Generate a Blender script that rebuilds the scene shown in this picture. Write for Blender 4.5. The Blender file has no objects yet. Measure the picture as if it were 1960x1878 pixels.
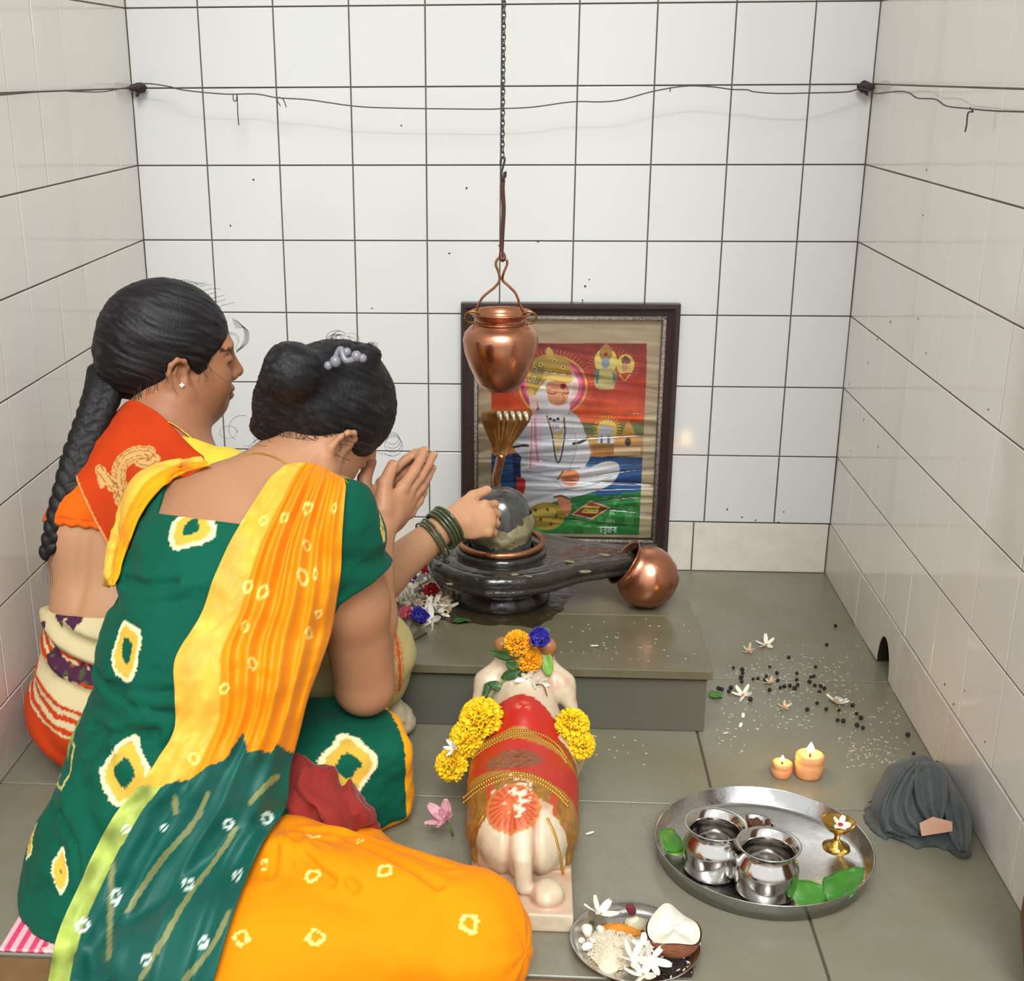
import bpy, bmesh, math, random
import numpy as np
from mathutils import Vector, Matrix
random.seed(7)
RNG = np.random.default_rng(11)
SC = bpy.context.scene
COL = SC.collection
# ------------------------------------------------------------------ camera
# measured from the tile grid (tiles are 15 cm); x right, y into the room, z up, back wall at y = 0
FPX, PX, PY = 2473.5301, 845.0152, 991.6
CAMP = np.array([0.66945, -2.694735, 1.04043])
def _rot(a, b, c):
    ca, sa, cb, sb, cc, sc = math.cos(a), math.sin(a), math.cos(b), math.sin(b), math.cos(c), math.sin(c)
    Rx = np.array([[1, 0, 0], [0, ca, -sa], [0, sa, ca]])
    Ry = np.array([[cb, 0, sb], [0, 1, 0], [-sb, 0, cb]])
    Rz = np.array([[cc, -sc, 0], [sc, cc, 0], [0, 0, 1]])
    return Rz @ Ry @ Rx
CAMR = _rot(math.radians(71.04208), math.radians(0.334709), math.radians(3.988215))
def ray(u, v):
    d = CAMR @ np.array([(u - PX) / FPX, -(v - PY) / FPX, -1.0])
    return d / np.linalg.norm(d)
def at(u, v, y):            # point of the place at depth y that the photo shows at u, v
    d = ray(u, v); return CAMP + d * ((y - CAMP[1]) / d[1])
def flo(u, v, z=0.0):       # the same, on the level z
    d = ray(u, v); return CAMP + d * ((z - CAMP[2]) / d[2])
def onx(u, v, x):
    d = ray(u, v); return CAMP + d * ((x - CAMP[0]) / d[0])
def make_camera():
    cd = bpy.data.cameras.new('camera'); co = bpy.data.objects.new('camera', cd); COL.objects.link(co)
    m = Matrix([list(r) for r in CAMR]).to_4x4(); m.translation = Vector(CAMP); co.matrix_world = m
    cd.sensor_fit = 'HORIZONTAL'; cd.sensor_width = 36; cd.lens = FPX / 1960 * 36
    cd.shift_x = (980 - PX) / 1960; cd.shift_y = (PY - 939) / 1960
    cd.clip_start = 0.05; SC.camera = co
make_camera()
# ------------------------------------------------------------------ materials
def srgb(r, g, b):
    f = lambda c: (c / 255 / 12.92) if c / 255 <= 0.04045 else ((c / 255 + 0.055) / 1.055) ** 2.4
    return (f(r), f(g), f(b), 1.0)
def lin(c): return np.array(srgb(*c)[:3])
MATS = {}
def mat(name, col, rough=0.6, metal=0.0, spec=0.5, noise=0.0, nscale=30.0, bump=0.0, bscale=60.0, attr=False,
        sss=0.0, sssr=(1, .35, .2), sheen=0.0, col2=None, trans=0.0, coat=0.0, aniso=0.0, stretch=None, rvar=0.0):
    if name in MATS: return MATS[name]
    m = bpy.data.materials.new(name); m.use_nodes = True; nt = m.node_tree; N = nt.nodes; L = nt.links
    b = N['Principled BSDF']
    b.inputs['Roughness'].default_value = rough; b.inputs['Metallic'].default_value = metal
    b.inputs['Specular IOR Level'].default_value = spec
    if sss: b.inputs['Subsurface Weight'].default_value = sss; b.inputs['Subsurface Radius'].default_value = sssr; b.inputs['Subsurface Scale'].default_value = 0.006
    if sheen: b.inputs['Sheen Weight'].default_value = sheen; b.inputs['Sheen Roughness'].default_value = 0.4
    if trans: b.inputs['Transmission Weight'].default_value = trans
    if coat: b.inputs['Coat Weight'].default_value = coat; b.inputs['Coat Roughness'].default_value = 0.08
    tc = N.new('ShaderNodeTexCoord'); src = tc.outputs['Object']
    if stretch:
        mp = N.new('ShaderNodeMapping'); mp.inputs['Scale'].default_value = stretch
        L.new(src, mp.inputs['Vector']); src = mp.outputs['Vector']
    base = None
    if attr:
        a = N.new('ShaderNodeAttribute'); a.attribute_name = 'Col'; base = a.outputs['Color']
    c = srgb(*col) if max(col) > 1 else tuple(col) + (1,)
    c2 = (srgb(*col2) if col2 else tuple(x * 0.6 for x in c[:3]) + (1,))
    b.inputs['Base Color'].default_value = c
    if noise > 0:
        n = N.new('ShaderNodeTexNoise'); n.inputs['Scale'].default_value = nscale; n.inputs['Detail'].default_value = 6; n.inputs['Roughness'].default_value = 0.65
        L.new(src, n.inputs['Vector'])
        mx = N.new('ShaderNodeMix'); mx.data_type = 'RGBA'
        rp = N.new('ShaderNodeMapRange'); rp.inputs['From Min'].default_value = 0.35; rp.inputs['From Max'].default_value = 0.75
        rp.inputs['To Min'].default_value = 0.0; rp.inputs['To Max'].default_value = noise
        L.new(n.outputs['Fac'], rp.inputs['Value']); L.new(rp.outputs['Result'], mx.inputs['Factor'])
        if base is None: mx.inputs['A'].default_value = c; mx.inputs['B'].default_value = c2
        else:
            L.new(base, mx.inputs['A'])
            if col2: mx.inputs['B'].default_value = c2
            else:
                dk = N.new('ShaderNodeMix'); dk.data_type = 'RGBA'; dk.blend_type = 'MULTIPLY'; dk.inputs['Factor'].default_value = 1
                dk.inputs['B'].default_value = (.6, .6, .6, 1); L.new(base, dk.inputs['A']); L.new(dk.outputs['Result'], mx.inputs['B'])
        L.new(mx.outputs['Result'], b.inputs['Base Color'])
        if rvar:
            rr = N.new('ShaderNodeMapRange'); rr.inputs['From Min'].default_value = .35; rr.inputs['From Max'].default_value = .65
            rr.inputs['To Min'].default_value = max(.02, rough - rvar); rr.inputs['To Max'].default_value = min(1, rough + rvar)
            L.new(n.outputs['Fac'], rr.inputs['Value']); L.new(rr.outputs['Result'], b.inputs['Roughness'])
    elif base is not None: L.new(base, b.inputs['Base Color'])
    if bump > 0:
        n2 = N.new('ShaderNodeTexNoise'); n2.inputs['Scale'].default_value = bscale; n2.inputs['Detail'].default_value = 5
        L.new(src, n2.inputs['Vector'])
        bp = N.new('ShaderNodeBump'); bp.inputs['Strength'].default_value = bump; bp.inputs['Distance'].default_value = 0.004
        L.new(n2.outputs['Fac'], bp.inputs['Height']); L.new(bp.outputs['Normal'], b.inputs['Normal'])
    MATS[name] = m; return m
# ------------------------------------------------------------------ objects
ORG = {}
def tag(o, label=None, cat=None, group=None, kind=None):
    if label: o['label'] = label
    if cat: o['category'] = cat
    if group: o['group'] = group
    if kind: o['kind'] = kind
    return o
def thing(name, label, cat, loc, group=None):
    o = bpy.data.objects.new(name, None); COL.objects.link(o); o.empty_display_size = 0.02
    o.location = Vector([float(c) for c in loc]); ORG[o.name] = np.array(loc, float)
    return tag(o, label, cat, group)
def meshdata(name, V, F, m, smooth=True, colors=None):
    me = bpy.data.meshes.new(name)
    me.from_pydata([tuple(map(float, v)) for v in V], [], [tuple(int(i) for i in f) for f in F])
    ms = m if isinstance(m, (list, tuple)) else [m]
    for mm in ms: me.materials.append(mm)
    if smooth: me.polygons.foreach_set('use_smooth', [True] * len(me.polygons))
    if colors is not None:
        ca = me.color_attributes.new('Col', 'FLOAT_COLOR', 'POINT')
        c4 = np.ones((len(V), 4), np.float32); c4[:, :3] = colors
        ca.data.foreach_set('color', c4.ravel())
    me.update(); return me
def part(name, VF, m, parent=None, smooth=True, colors=None, loc=None, label=None, fmat=None):
    V, F = VF; V = np.asarray(V, float).reshape(-1, 3)
    if parent is not None: org = ORG[parent.name]
    else: org = np.array(loc if loc is not None else (0, 0, 0), float)
    me = meshdata(name, V - org, F, m, smooth, colors)
    if fmat is not None: me.polygons.foreach_set('material_index', np.asarray(fmat, np.int32))
    o = bpy.data.objects.new(name, me); COL.objects.link(o)
    ORG[o.name] = org
    if parent is not None: o.parent = parent
    else: o.location = Vector(org)
    if label: o['label'] = label
    return o
def solo(name, VF, m, label, cat, group=None, loc=None, smooth=True, colors=None, kind=None):
    V = np.asarray(VF[0]).reshape(-1, 3)
    if loc is None: loc = (V[:, 0].mean(), V[:, 1].mean(), V[:, 2].min())
    o = part(name, VF, m, None, smooth, colors, loc)
    return tag(o, label, cat, group, kind)
def struct(name, VF, m, smooth=False, colors=None, parent=None):
    o = part(name, VF, m, parent, smooth, colors)
    if parent is None: o['kind'] = 'structure'
    return o
def dup(root, loc, rotz=None, label=None, group=None, rot=None, scale=None):
    r = root.copy(); COL.objects.link(r); r.location = Vector([float(c) for c in loc]); ORG[r.name] = np.array(loc, float)
    if rot is not None: r.rotation_euler = rot
    elif rotz is not None: r.rotation_euler = (0, 0, rotz)
    if scale is not None: r.scale = (scale,) * 3 if not hasattr(scale, '__len__') else scale
    if label: r['label'] = label
    if group: r['group'] = group
    for ch in list(root.children):
        c = ch.copy(); COL.objects.link(c); c.parent = r
        for g in list(ch.children):
            d = g.copy(); COL.objects.link(d); d.parent = c
    return r
# ------------------------------------------------------------------ shapes (V, F)
def join(*parts):
    V, F, n = [], [], 0
    for v, f in parts:
        v = np.asarray(v, float).reshape(-1, 3); V.append(v)
        F += [tuple(i + n for i in q) for q in f]; n += len(v)
    return np.concatenate(V) if V else np.zeros((0, 3)), F
def xf(VF, loc=(0, 0, 0), rot=None, scale=1.0):
    V = np.asarray(VF[0], float) * np.asarray(scale, float)
    if rot is not None: V = V @ np.asarray(rot).T
    return V + np.asarray(loc, float), VF[1]
def rotm(rx=0, ry=0, rz=0): return _rot(rx, ry, rz)
def frame_from(z, x=None):   # rotation whose local z is the given direction
    z = np.asarray(z, float); z = z / np.linalg.norm(z)
    x = np.asarray(x if x is not None else ((1, 0, 0) if abs(z[0]) < .9 else (0, 1, 0)), float)
    x = x - z * (x @ z); x /= np.linalg.norm(x); return np.stack([x, np.cross(z, x), z], 1)
def box(x0, x1, y0, y1, z0, z1, bev=0.0, seg=2):
    bm = bmesh.new(); bmesh.ops.create_cube(bm, size=1)
    for v in bm.verts:
        v.co = Vector(((x0 + x1) / 2 + v.co.x * (x1 - x0), (y0 + y1) / 2 + v.co.y * (y1 - y0), (z0 + z1) / 2 + v.co.z * (z1 - z0)))
    if bev: bmesh.ops.bevel(bm, geom=bm.edges[:], offset=bev, segments=seg, affect='EDGES', profile=0.5)
    bm.verts.index_update(); r = (np.array([v.co[:] for v in bm.verts]), [tuple(v.index for v in f.verts) for f in bm.faces]); bm.free(); return r
def grid_faces(nr, nc, closed=False, off=0):
    F = []
    for i in range(nr - 1):
        for j in range(nc if closed else nc - 1):
            a, b = off + i * nc + j, off + i * nc + (j + 1) % nc
            F.append((a, b, b + nc, a + nc))
    return F
def lathe(prof, seg=48, loc=(0, 0, 0), rot=None, cap0=True, cap1=True, wob=None):
    pr = np.asarray(prof, float); a = np.linspace(0, 2 * math.pi, seg, endpoint=False); V = []
    for r, z in pr:
        rr = r * (1 + (wob(a, z) if wob else 0)); V.append(np.stack([rr * np.cos(a), rr * np.sin(a), np.full(seg, z)], 1))
    V = np.concatenate(V); F = grid_faces(len(pr), seg, True)
    if cap0: F.append(tuple(range(seg))[::-1])
    if cap1: F.append(tuple((len(pr) - 1) * seg + i for i in range(seg)))
    return xf((V, F), loc, rot)
def spline(P, n):            # Catmull-Rom through P
    P = np.asarray(P, float); Q = np.concatenate([[2 * P[0] - P[1]], P, [2 * P[-1] - P[-2]]]); m = len(P) - 1
    t = np.linspace(0, m - 1e-9, n); i = t.astype(int); u = (t - i)[:, None]
    a, b, c, d = Q[i], Q[i + 1], Q[i + 2], Q[i + 3]
    return 0.5 * (2 * b + (c - a) * u + (2 * a - 5 * b + 4 * c - d) * u ** 2 + (3 * b - a - 3 * c + d) * u ** 3)
def tube(P, r, seg=8, closed=False, cap=True, flat=1.0):
    P = np.asarray(P, float); n = len(P); r = np.broadcast_to(np.asarray(r, float), (n,))
    T = (np.roll(P, -1, 0) - np.roll(P, 1, 0)) if closed else np.gradient(P, axis=0)
    T /= np.linalg.norm(T, axis=1)[:, None] + 1e-12
    x = np.cross(T[0], (0, 0, 1.0)); x = x if np.linalg.norm(x) > .05 else np.cross(T[0], (0, 1.0, 0)); x /= np.linalg.norm(x)
    a = np.linspace(0, 2 * math.pi, seg, endpoint=False); V = []
    for i in range(n):
        x = x - T[i] * (x @ T[i]); x /= np.linalg.norm(x); y = np.cross(T[i], x)
        V.append(P[i] + r[i] * (np.cos(a)[:, None] * x + flat * np.sin(a)[:, None] * y))
    V = np.concatenate(V); F = grid_faces(n, seg, True)
    if closed:
        k = (n - 1) * seg
        F += [(k + j, k + (j + 1) % seg, (j + 1) % seg, j) for j in range(seg)]
    elif cap: F += [tuple(range(seg))[::-1], tuple((n - 1) * seg + j for j in range(seg))]
    return V, F
def ball(c, r, seg=16, rings=10, rot=None):
    r = np.broadcast_to(np.asarray(r, float), (3,)); t = np.linspace(0, math.pi, rings + 1)[1:-1]
    a = np.linspace(0, 2 * math.pi, seg, endpoint=False)
    V = [[(math.sin(q) * math.cos(b), math.sin(q) * math.sin(b), math.cos(q)) for b in a] for q in t]
    V = np.array(V).reshape(-1, 3); n = len(V); V = np.concatenate([V, [[0, 0, 1], [0, 0, -1]]])
    F = [q[::-1] for q in grid_faces(len(t), seg, True)]
    F += [(n, j, (j + 1) % seg) for j in range(seg)]
    k = (len(t) - 1) * seg; F += [(n + 1, k + (j + 1) % seg, k + j) for j in range(seg)]
    return xf((V * r, F), c, rot)
def sheet(G, thick=0.0):     # grid of points (nr, nc, 3) -> mesh, optionally with a thickness
    G = np.asarray(G, float); nr, nc = G.shape[:2]; V = G.reshape(-1, 3); F = grid_faces(nr, nc)
    if not thick: return V, F
    du = np.gradient(G, axis=1); dv = np.gradient(G, axis=0); N = np.cross(du, dv); N /= np.linalg.norm(N, axis=2)[..., None] + 1e-12
    B = (G - N * thick).reshape(-1, 3); n = len(V)
    F2 = [tuple(i + n for i in f[::-1]) for f in F]
    rim = [i for i in range(nc)] + [i * nc + nc - 1 for i in range(1, nr)] + [(nr - 1) * nc + j for j in range(nc - 2, -1, -1)] + [i * nc for i in range(nr - 2, 0, -1)]
    E = [(rim[k], rim[k] + n, rim[(k + 1) % len(rim)] + n, rim[(k + 1) % len(rim)]) for k in range(len(rim))]
    return np.concatenate([V, B]), F + F2 + E
# ------------------------------------------------------------------ noise and solids from distance fields
def _h(i, j, k, s):
    n = (i * 374761393 + j * 668265263 + k * 1274126177 + s * 974711) & 0xFFFFFFFF
    n = ((n ^ (n >> 13)) * 1274126177) & 0xFFFFFFFF
    return ((n ^ (n >> 16)) & 0xFFFF) / 32767.5 - 1.0
def noise(P, sc=1.0, seed=0):
    Q = np.asarray(P, float) * sc; I = np.floor(Q).astype(np.int64); u = Q - I; u = u * u * (3 - 2 * u); r = 0
    for dx in (0, 1):
        for dy in (0, 1):
            for dz in (0, 1):
                w = (u[:, 0] if dx else 1 - u[:, 0]) * (u[:, 1] if dy else 1 - u[:, 1]) * (u[:, 2] if dz else 1 - u[:, 2])
                r = r + w * _h(I[:, 0] + dx, I[:, 1] + dy, I[:, 2] + dz, seed)
    return r
def fbm(P, sc=1.0, seed=0, o=3):
    return sum(noise(P, sc * 2 ** i, seed + i) * .5 ** i for i in range(o))
def ln(P): return np.sqrt((P * P).sum(-1))
def d_ell(P, c, r, R=None):      # ellipsoid
    q = P - np.asarray(c, float)
    if R is not None: q = q @ np.asarray(R)
    r = np.asarray(r, float); k0 = ln(q / r); k1 = ln(q / (r * r)); return k0 * (k0 - 1) / (k1 + 1e-9)
def d_sph(P, c, r): return ln(P - np.asarray(c, float)) - r
def d_cone(P, a, b, ra, rb):     # capsule with a taper
    a, b = np.asarray(a, float), np.asarray(b, float); ab = b - a
    t = np.clip(((P - a) @ ab) / (ab @ ab), 0, 1); return ln(P - a - t[:, None] * ab) - (ra + (rb - ra) * t)
def d_chain(P, pts, rs, k=0.0):
    d = None
    for i in range(len(pts) - 1):
        e = d_cone(P, pts[i], pts[i + 1], rs[i], rs[i + 1]); d = e if d is None else (smin(d, e, k) if k else np.minimum(d, e))
    return d
def d_box(P, c, h, R=None, r=0.0):
    q = P - np.asarray(c, float)
    if R is not None: q = q @ np.asarray(R)
    q = np.abs(q) - (np.asarray(h, float) - r); return ln(np.maximum(q, 0)) + np.minimum(q.max(-1), 0) - r
def smin(a, b, k):
    h = np.clip(.5 + .5 * (b - a) / k, 0, 1); return b + (a - b) * h - k * h * (1 - h)
def smax(a, b, k): return -smin(-a, -b, k)
def sdfmesh(f, lo, hi, h, relax=2):
    lo = np.asarray(lo, float); hi = np.asarray(hi, float); B = 8
    nb = np.ceil((hi - lo) / (h * B)).astype(int); n = nb * B + 1
    g = np.stack(np.meshgrid(*[np.arange(k) for k in nb], indexing='ij'), -1).reshape(-1, 3)
    fc = f(lo + (g + .5) * B * h); act = g[np.abs(fc) < B * h * 1.25]
    D = np.repeat(np.repeat(np.repeat(np.sign(fc).reshape(nb), B, 0), B, 1), B, 2).astype(np.float32)
    D = np.pad(D, ((0, 1),) * 3, mode='edge') * 9
    o = np.stack(np.meshgrid(*[np.arange(B + 1)] * 3, indexing='ij'), -1).reshape(-1, 3)
    for s in range(0, len(act), 400):
        idx = (act[s:s + 400, None] * B + o[None]).reshape(-1, 3)
        D[idx[:, 0], idx[:, 1], idx[:, 2]] = f(lo + idx * h)
    S = D < 0; c = n - 1
    cnt = sum(S[i:i + c[0], j:j + c[1], k:k + c[2]].astype(np.int8) for i in (0, 1) for j in (0, 1) for k in (0, 1))
    cells = np.argwhere((cnt > 0) & (cnt < 8)); cid = np.full(tuple(c), -1, np.int64); cid[tuple(cells.T)] = np.arange(len(cells))
    acc = np.zeros((len(cells), 3)); w = np.zeros(len(cells))
    cor = [(i, j, k) for i in (0, 1) for j in (0, 1) for k in (0, 1)]
    for p in cor:
        for ax in range(3):
            if p[ax]: continue
            q = list(p); q[ax] = 1
            a = D[tuple((cells + p).T)]; b = D[tuple((cells + q).T)]; x = (a < 0) != (b < 0)
            t = np.where(x, a / (a - b + 1e-20), 0); pt = np.tile(np.array(p, float), (len(cells), 1)); pt[:, ax] += t
            acc += pt * x[:, None]; w += x
    V = lo + (cells + acc / w[:, None]) * h; F = []
    for ax in range(3):
        sl = [slice(None)] * 3; sl2 = [slice(None)] * 3; sl[ax] = slice(0, -1); sl2[ax] = slice(1, None)
        e = np.argwhere(S[tuple(sl)] != S[tuple(sl2)]); b, d = (ax + 1) % 3, (ax + 2) % 3
        e = e[(e[:, b] > 0) & (e[:, d] > 0) & (e[:, b] < c[b]) & (e[:, d] < c[d])]
        fl = S[tuple(e.T)]
        def cc(ob, od):
            q = e.copy(); q[:, b] -= ob; q[:, d] -= od; return cid[tuple(q.T)]
        q = np.stack([cc(1, 1), cc(0, 1), cc(0, 0), cc(1, 0)], 1); q[~fl] = q[~fl][:, ::-1]; F.append(q)
    F = np.concatenate(F); F = F[(F >= 0).all(1)]
    for _ in range(relax):
        V = project(f, V, h)
    return V, F
def largest(V, F):           # keep the biggest connected piece
    F = np.asarray(F); lab = np.arange(len(V))
    for _ in range(400):
        m = lab[F].min(1); new = lab.copy(); np.minimum.at(new, F.ravel(), np.repeat(m, F.shape[1])); new = new[new]
        if (new == lab).all(): break
        lab = new
    k = np.bincount(lab).argmax(); keep = lab == k; ix = np.cumsum(keep) - 1; return V[keep], ix[F[keep[F].all(1)]]
def grad(f, V, e):
    G = np.stack([f(V + np.eye(3)[i] * e) - f(V - np.eye(3)[i] * e) for i in range(3)], 1) / (2 * e); return G
def project(f, V, h):
    G = grad(f, V, h * .5); d = f(V); st = d[:, None] * G / ((G * G).sum(1)[:, None] + .05)
    L = ln(st)[:, None]; return V - st * np.minimum(1, h * .6 / (L + 1e-9))
def hit(f, u, v, near=1.0, far=3.2, off=0.0):      # where the line of sight u, v meets a solid
    d = ray(u, v); ts = np.linspace(near, far, 900); P = CAMP + ts[:, None] * d; s = f(P); k = np.argmax(s < off)
    if not (s < off).any(): k = int(np.argmin(s)); return P[k]
    a, b = ts[max(k - 1, 0)], ts[k]
    for _ in range(18):
        m = (a + b) / 2
        if f((CAMP + m * d)[None])[0] < off: b = m
        else: a = m
    return CAMP + b * d
def hits(f, UV, near=1.0, far=3.2, off=0.0, n=260):
    UV = np.asarray(UV, float); D = np.stack([(UV[:, 0] - PX) / FPX, -(UV[:, 1] - PY) / FPX, -np.ones(len(UV))], 1) @ CAMR.T
    D /= ln(D)[:, None]; ts = np.linspace(near, far, n); a = np.full(len(UV), near); b = np.full(len(UV), far); best = np.full(len(UV), 1e9); bt = np.full(len(UV), far); done = np.zeros(len(UV), bool)
    for i, t in enumerate(ts):
        s = f(CAMP + t * D); ins = (s < off) & ~done; a[ins] = ts[max(i - 1, 0)]; b[ins] = t; done |= ins
        up = (s < best) & ~done; best[up] = s[up]; bt[up] = t
    a[~done] = bt[~done]; b[~done] = bt[~done]
    for _ in range(14):
        m = (a + b) / 2; ins = f(CAMP + m[:, None] * D) < off; b = np.where(ins & done, m, b); a = np.where(~ins & done, m, a)
    return CAMP + b[:, None] * D
# ------------------------------------------------------------------ the shrine room
TILE = 0.15; HZ = 0.15055; XL, XR = -0.14476, 1.32053
ROWZ = [1.01687 + HZ * i for i in range(12, -7, -1)]      # tile joints from the ceiling down to the skirting
ROWZ = [z for z in ROWZ if z < 2.95]
ZB = 0.11357
m_tile = mat('white_glazed_tile', (216, 219, 218), rough=0.10, spec=0.55, noise=.10, nscale=3.0, col2=(205, 203, 196), bump=.02, bscale=9)
m_tile_s = mat('cream_glazed_tile', (236, 233, 226), rough=0.09, spec=0.55, noise=.12, nscale=3.0, col2=(202, 196, 187), bump=.02, bscale=9)
m_grout = mat('brown_grout', (104, 92, 82), rough=0.9, noise=.6, nscale=18, col2=(70, 58, 50))
m_grout_s = mat('grey_grout', (116, 106, 96), rough=0.9, noise=.6, nscale=14, col2=(96, 80, 66))
def dirt_mat(name, c1, c2):
    m = mat(name, c1, rough=.3, noise=.6, nscale=26, col2=c2)
    return m
m_skirt = dirt_mat('stained_skirting_tile', (224, 219, 210), (198, 187, 172))
def tile_block(a0, a1, b0, b1, to3, gap=0.0014, bev=0.0008, depth=0.004):
    # one tile, proud of the grout by its depth, with a softened edge; a along the wall, b up, c out of the wall
    t = RNG.normal(0, .00022, 4); g = gap
    A = [(a0 + g, b0 + g), (a1 - g, b0 + g), (a1 - g, b1 - g), (a0 + g, b1 - g)]
    s = [(1, 1), (-1, 1), (-1, -1), (1, -1)]
    V = [to3(a, b, 0) for a, b in A] + [to3(a, b, depth - bev) for a, b in A] + [to3(a + bev * i, b + bev * j, depth + t[k]) for k, ((a, b), (i, j)) in enumerate(zip(A, s))]
    F = [(8, 9, 10, 11)]
    for r in (0, 4):
        F += [(r + i, r + (i + 1) % 4, r + 4 + (i + 1) % 4, r + 4 + i) for i in range(4)]
    return np.array(V), F
def tiled_wall(name, cols, rows, to3, a0, a1, b0, b1, mt, mg, gl=.0012):
    tl = [tile_block(cols[i], cols[i + 1], rows[j + 1], rows[j], to3) for i in range(len(cols) - 1) for j in range(len(rows) - 1)]
    T = join(*tl); G = (np.array([to3(a, b, gl) for a, b in ((a0, b0), (a1, b0), (a1, b1), (a0, b1))] + [to3(a, b, -.12) for a, b in ((a0, b0), (a1, b0), (a1, b1), (a0, b1))]),
                        [(0, 1, 2, 3), (7, 6, 5, 4), (0, 4, 5, 1), (1, 5, 6, 2), (2, 6, 7, 3), (3, 7, 4, 0)])
    W = join(T, G); fm = [0] * len(T[1]) + [1] * len(G[1])
    o = part(name, W, [mt, mg], None, False, fmat=fm); o['kind'] = 'structure'; return o
bx = lambda a, b, c: (a, -c + .004, b)
rx_ = lambda a, b, c: (XR + .004 - c, a, b)
lx_ = lambda a, b, c: (XL - .004 + c, a, b)
colsB = [XL] + [TILE * i for i in range(0, 9)] + [XR]
tiled_wall('wall_back', colsB, ROWZ, bx, XL - .1, XR + .1, ZB + .0005, 2.95, m_tile, m_grout)
YF = -1.46
colsR = [-(0.1492 + TILE * j) for j in range(8, -1, -1)] + [0.0]; colsR = [YF] + [c for c in colsR if c > YF + .02]
tiled_wall('wall_right', colsR, ROWZ, rx_, YF, 0.1, ZB + .0005, 2.95, m_tile_s, m_grout_s, .0027)
colsL = [YF] + [-(0.114 + .1333 * j) for j in range(9, -1, -1)] + [0.0]
tiled_wall('wall_left', colsL, ROWZ, lx_, YF, 0.1, ZB + .0005, 2.95, m_tile_s, m_grout_s, .0027)
# skirting: wider tiles of a dirtier white; the right one has a half round drain hole at the floor
tiled_wall('baseboard_back', [XL, .25, .68, 1.028, 1.318], [ZB, .0], lambda a, b, c: (a, -c + .002, b), XL - .1, XR + .1, -.02, ZB, m_skirt, m_grout)
tiled_wall('baseboard_left', [YF, -1.2, -.86, -.55, -.25, 0], [ZB, 0], lambda a, b, c: (XL - .004 + c, a, b), YF, .1, -.02, ZB, m_skirt, m_grout)
def skirt_hole():
    hy, hr = -.497, .050; x0, x1 = XR - .002, XR + .11
    cols = [YF, -1.176, -.862, -.579, -.285, 0.0]; P = []
    tl = [tile_block(cols[i], cols[i + 1], 0, ZB, lambda a, b, c: (XR + .002 - c, a, b)) for i in (0, 1, 2, 4)]
    # the holed tile
    a0, a1 = cols[3] + .0013, cols[4] - .0013; k = 14
    arc = [(hy + hr * .86 * math.cos(t), .004 + 1.3 * hr * math.sin(t)) for t in np.linspace(0, math.pi, k)]
    out = [(a1, 0), *arc, (a0, 0), (a0, ZB - .0013), (a1, ZB - .0013)]
    n = len(out); V = [(x0, a, b) for a, b in out] + [(x1, a, b) for a, b in out]
    top = (n - 1, n - 2)
    F = [tuple(range(n))] + [(i, i + n, (i + 1) % n + n, (i + 1) % n) for i in range(n)]
    # split the front face so that it stays well formed around the arch
    F[0] = None; mid = 1 + k // 2
    F = [f for f in F if f] + [tuple([0] + list(range(1, mid + 1)) + [n - 1]), tuple(list(range(mid, n - 1)) + [n - 1])]
    tl.append((np.array(V), F))
    fr = join(*tl)
    back = [box(XR + .0035, XR + .11, YF, hy - hr, -.02, ZB), box(XR + .0035, XR + .11, hy + hr, .1, -.02, ZB), box(XR + .0035, XR + .11, hy - hr, hy + hr, .075, ZB)]
    bk = join(*back)
    o = part('baseboard_right', join(fr, bk), [m_skirt, m_grout], None, False, fmat=[0] * len(fr[1]) + [1] * len(bk[1])); o['kind'] = 'structure'
    a = np.linspace(0, math.pi, 16); pr = [(XR + x, hy + (hr * .86 - .001) * math.cos(t), .004 + 1.3 * (hr - .001) * math.sin(t)) for x in (-.001, .09) for t in a]
    F = grid_faces(2, 16); n = len(pr); pr += [(XR + .085, hy, .001)]; F += [(n, 16 + i + 1, 16 + i) for i in range(15)]
    m = mat('dark_wet_drain', (46, 42, 36), rough=.4, noise=.6, nscale=40, col2=(24, 22, 20))
    solo('drain_pipe', (np.array(pr), F), m, 'dark half round drain opening low in the right skirting', 'drain', loc=(XR, hy, 0))
skirt_hole()
# floor: greenish grey stone slabs with thin joints
m_floor = mat('greenish_grey_floor_stone', (126, 126, 111), rough=.30, spec=.45, noise=.95, nscale=4.0, col2=(118, 111, 86), bump=.12, bscale=45, rvar=.12)
m_joint = mat('dark_floor_joint', (84, 78, 64), rough=.8)
def slab(x0, x1, y0, y1, z=0.0, th=.03, g=.0016): return box(x0 + g, x1 - g, y0 + g, y1 - g, z - th, z, bev=.0012, seg=1)
S = []
for y0, y1, xs in ((-1.382, -.977, [-.2, .44, 1.042, 1.45]), (-.977, -.541, [-.2, .36, .955, 1.45]), (-.541, .06, [-.2, .45, 1.45])):
    S += [slab(xs[i], xs[i + 1], y0, y1) for i in range(len(xs) - 1)]
S = join(*S); B = box(-.2, 1.45, -1.382, .06, -.05, -.0035)
o = part('floor', join(S, B), [m_floor, m_joint], None, False, fmat=[0] * len(S[1]) + [1] * len(B[1])); o['kind'] = 'structure'
m_thr = mat('brown_threshold_stone', (122, 92, 58), rough=.4, noise=.6, nscale=30, col2=(92, 62, 38))
struct('trim_1', box(-.6, 1.9, -1.56, -1.3835, -.2, -.0005, bev=.004), m_thr)
m_jamb = mat('reddish_brown_door_wood', (126, 78, 48), rough=.45, noise=.6, nscale=20, col2=(96, 54, 34), stretch=(4, 4, .6))
Vj, Fj = box(-.03, .11, -.09, .09, 0, 2.3, bev=.004)
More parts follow.
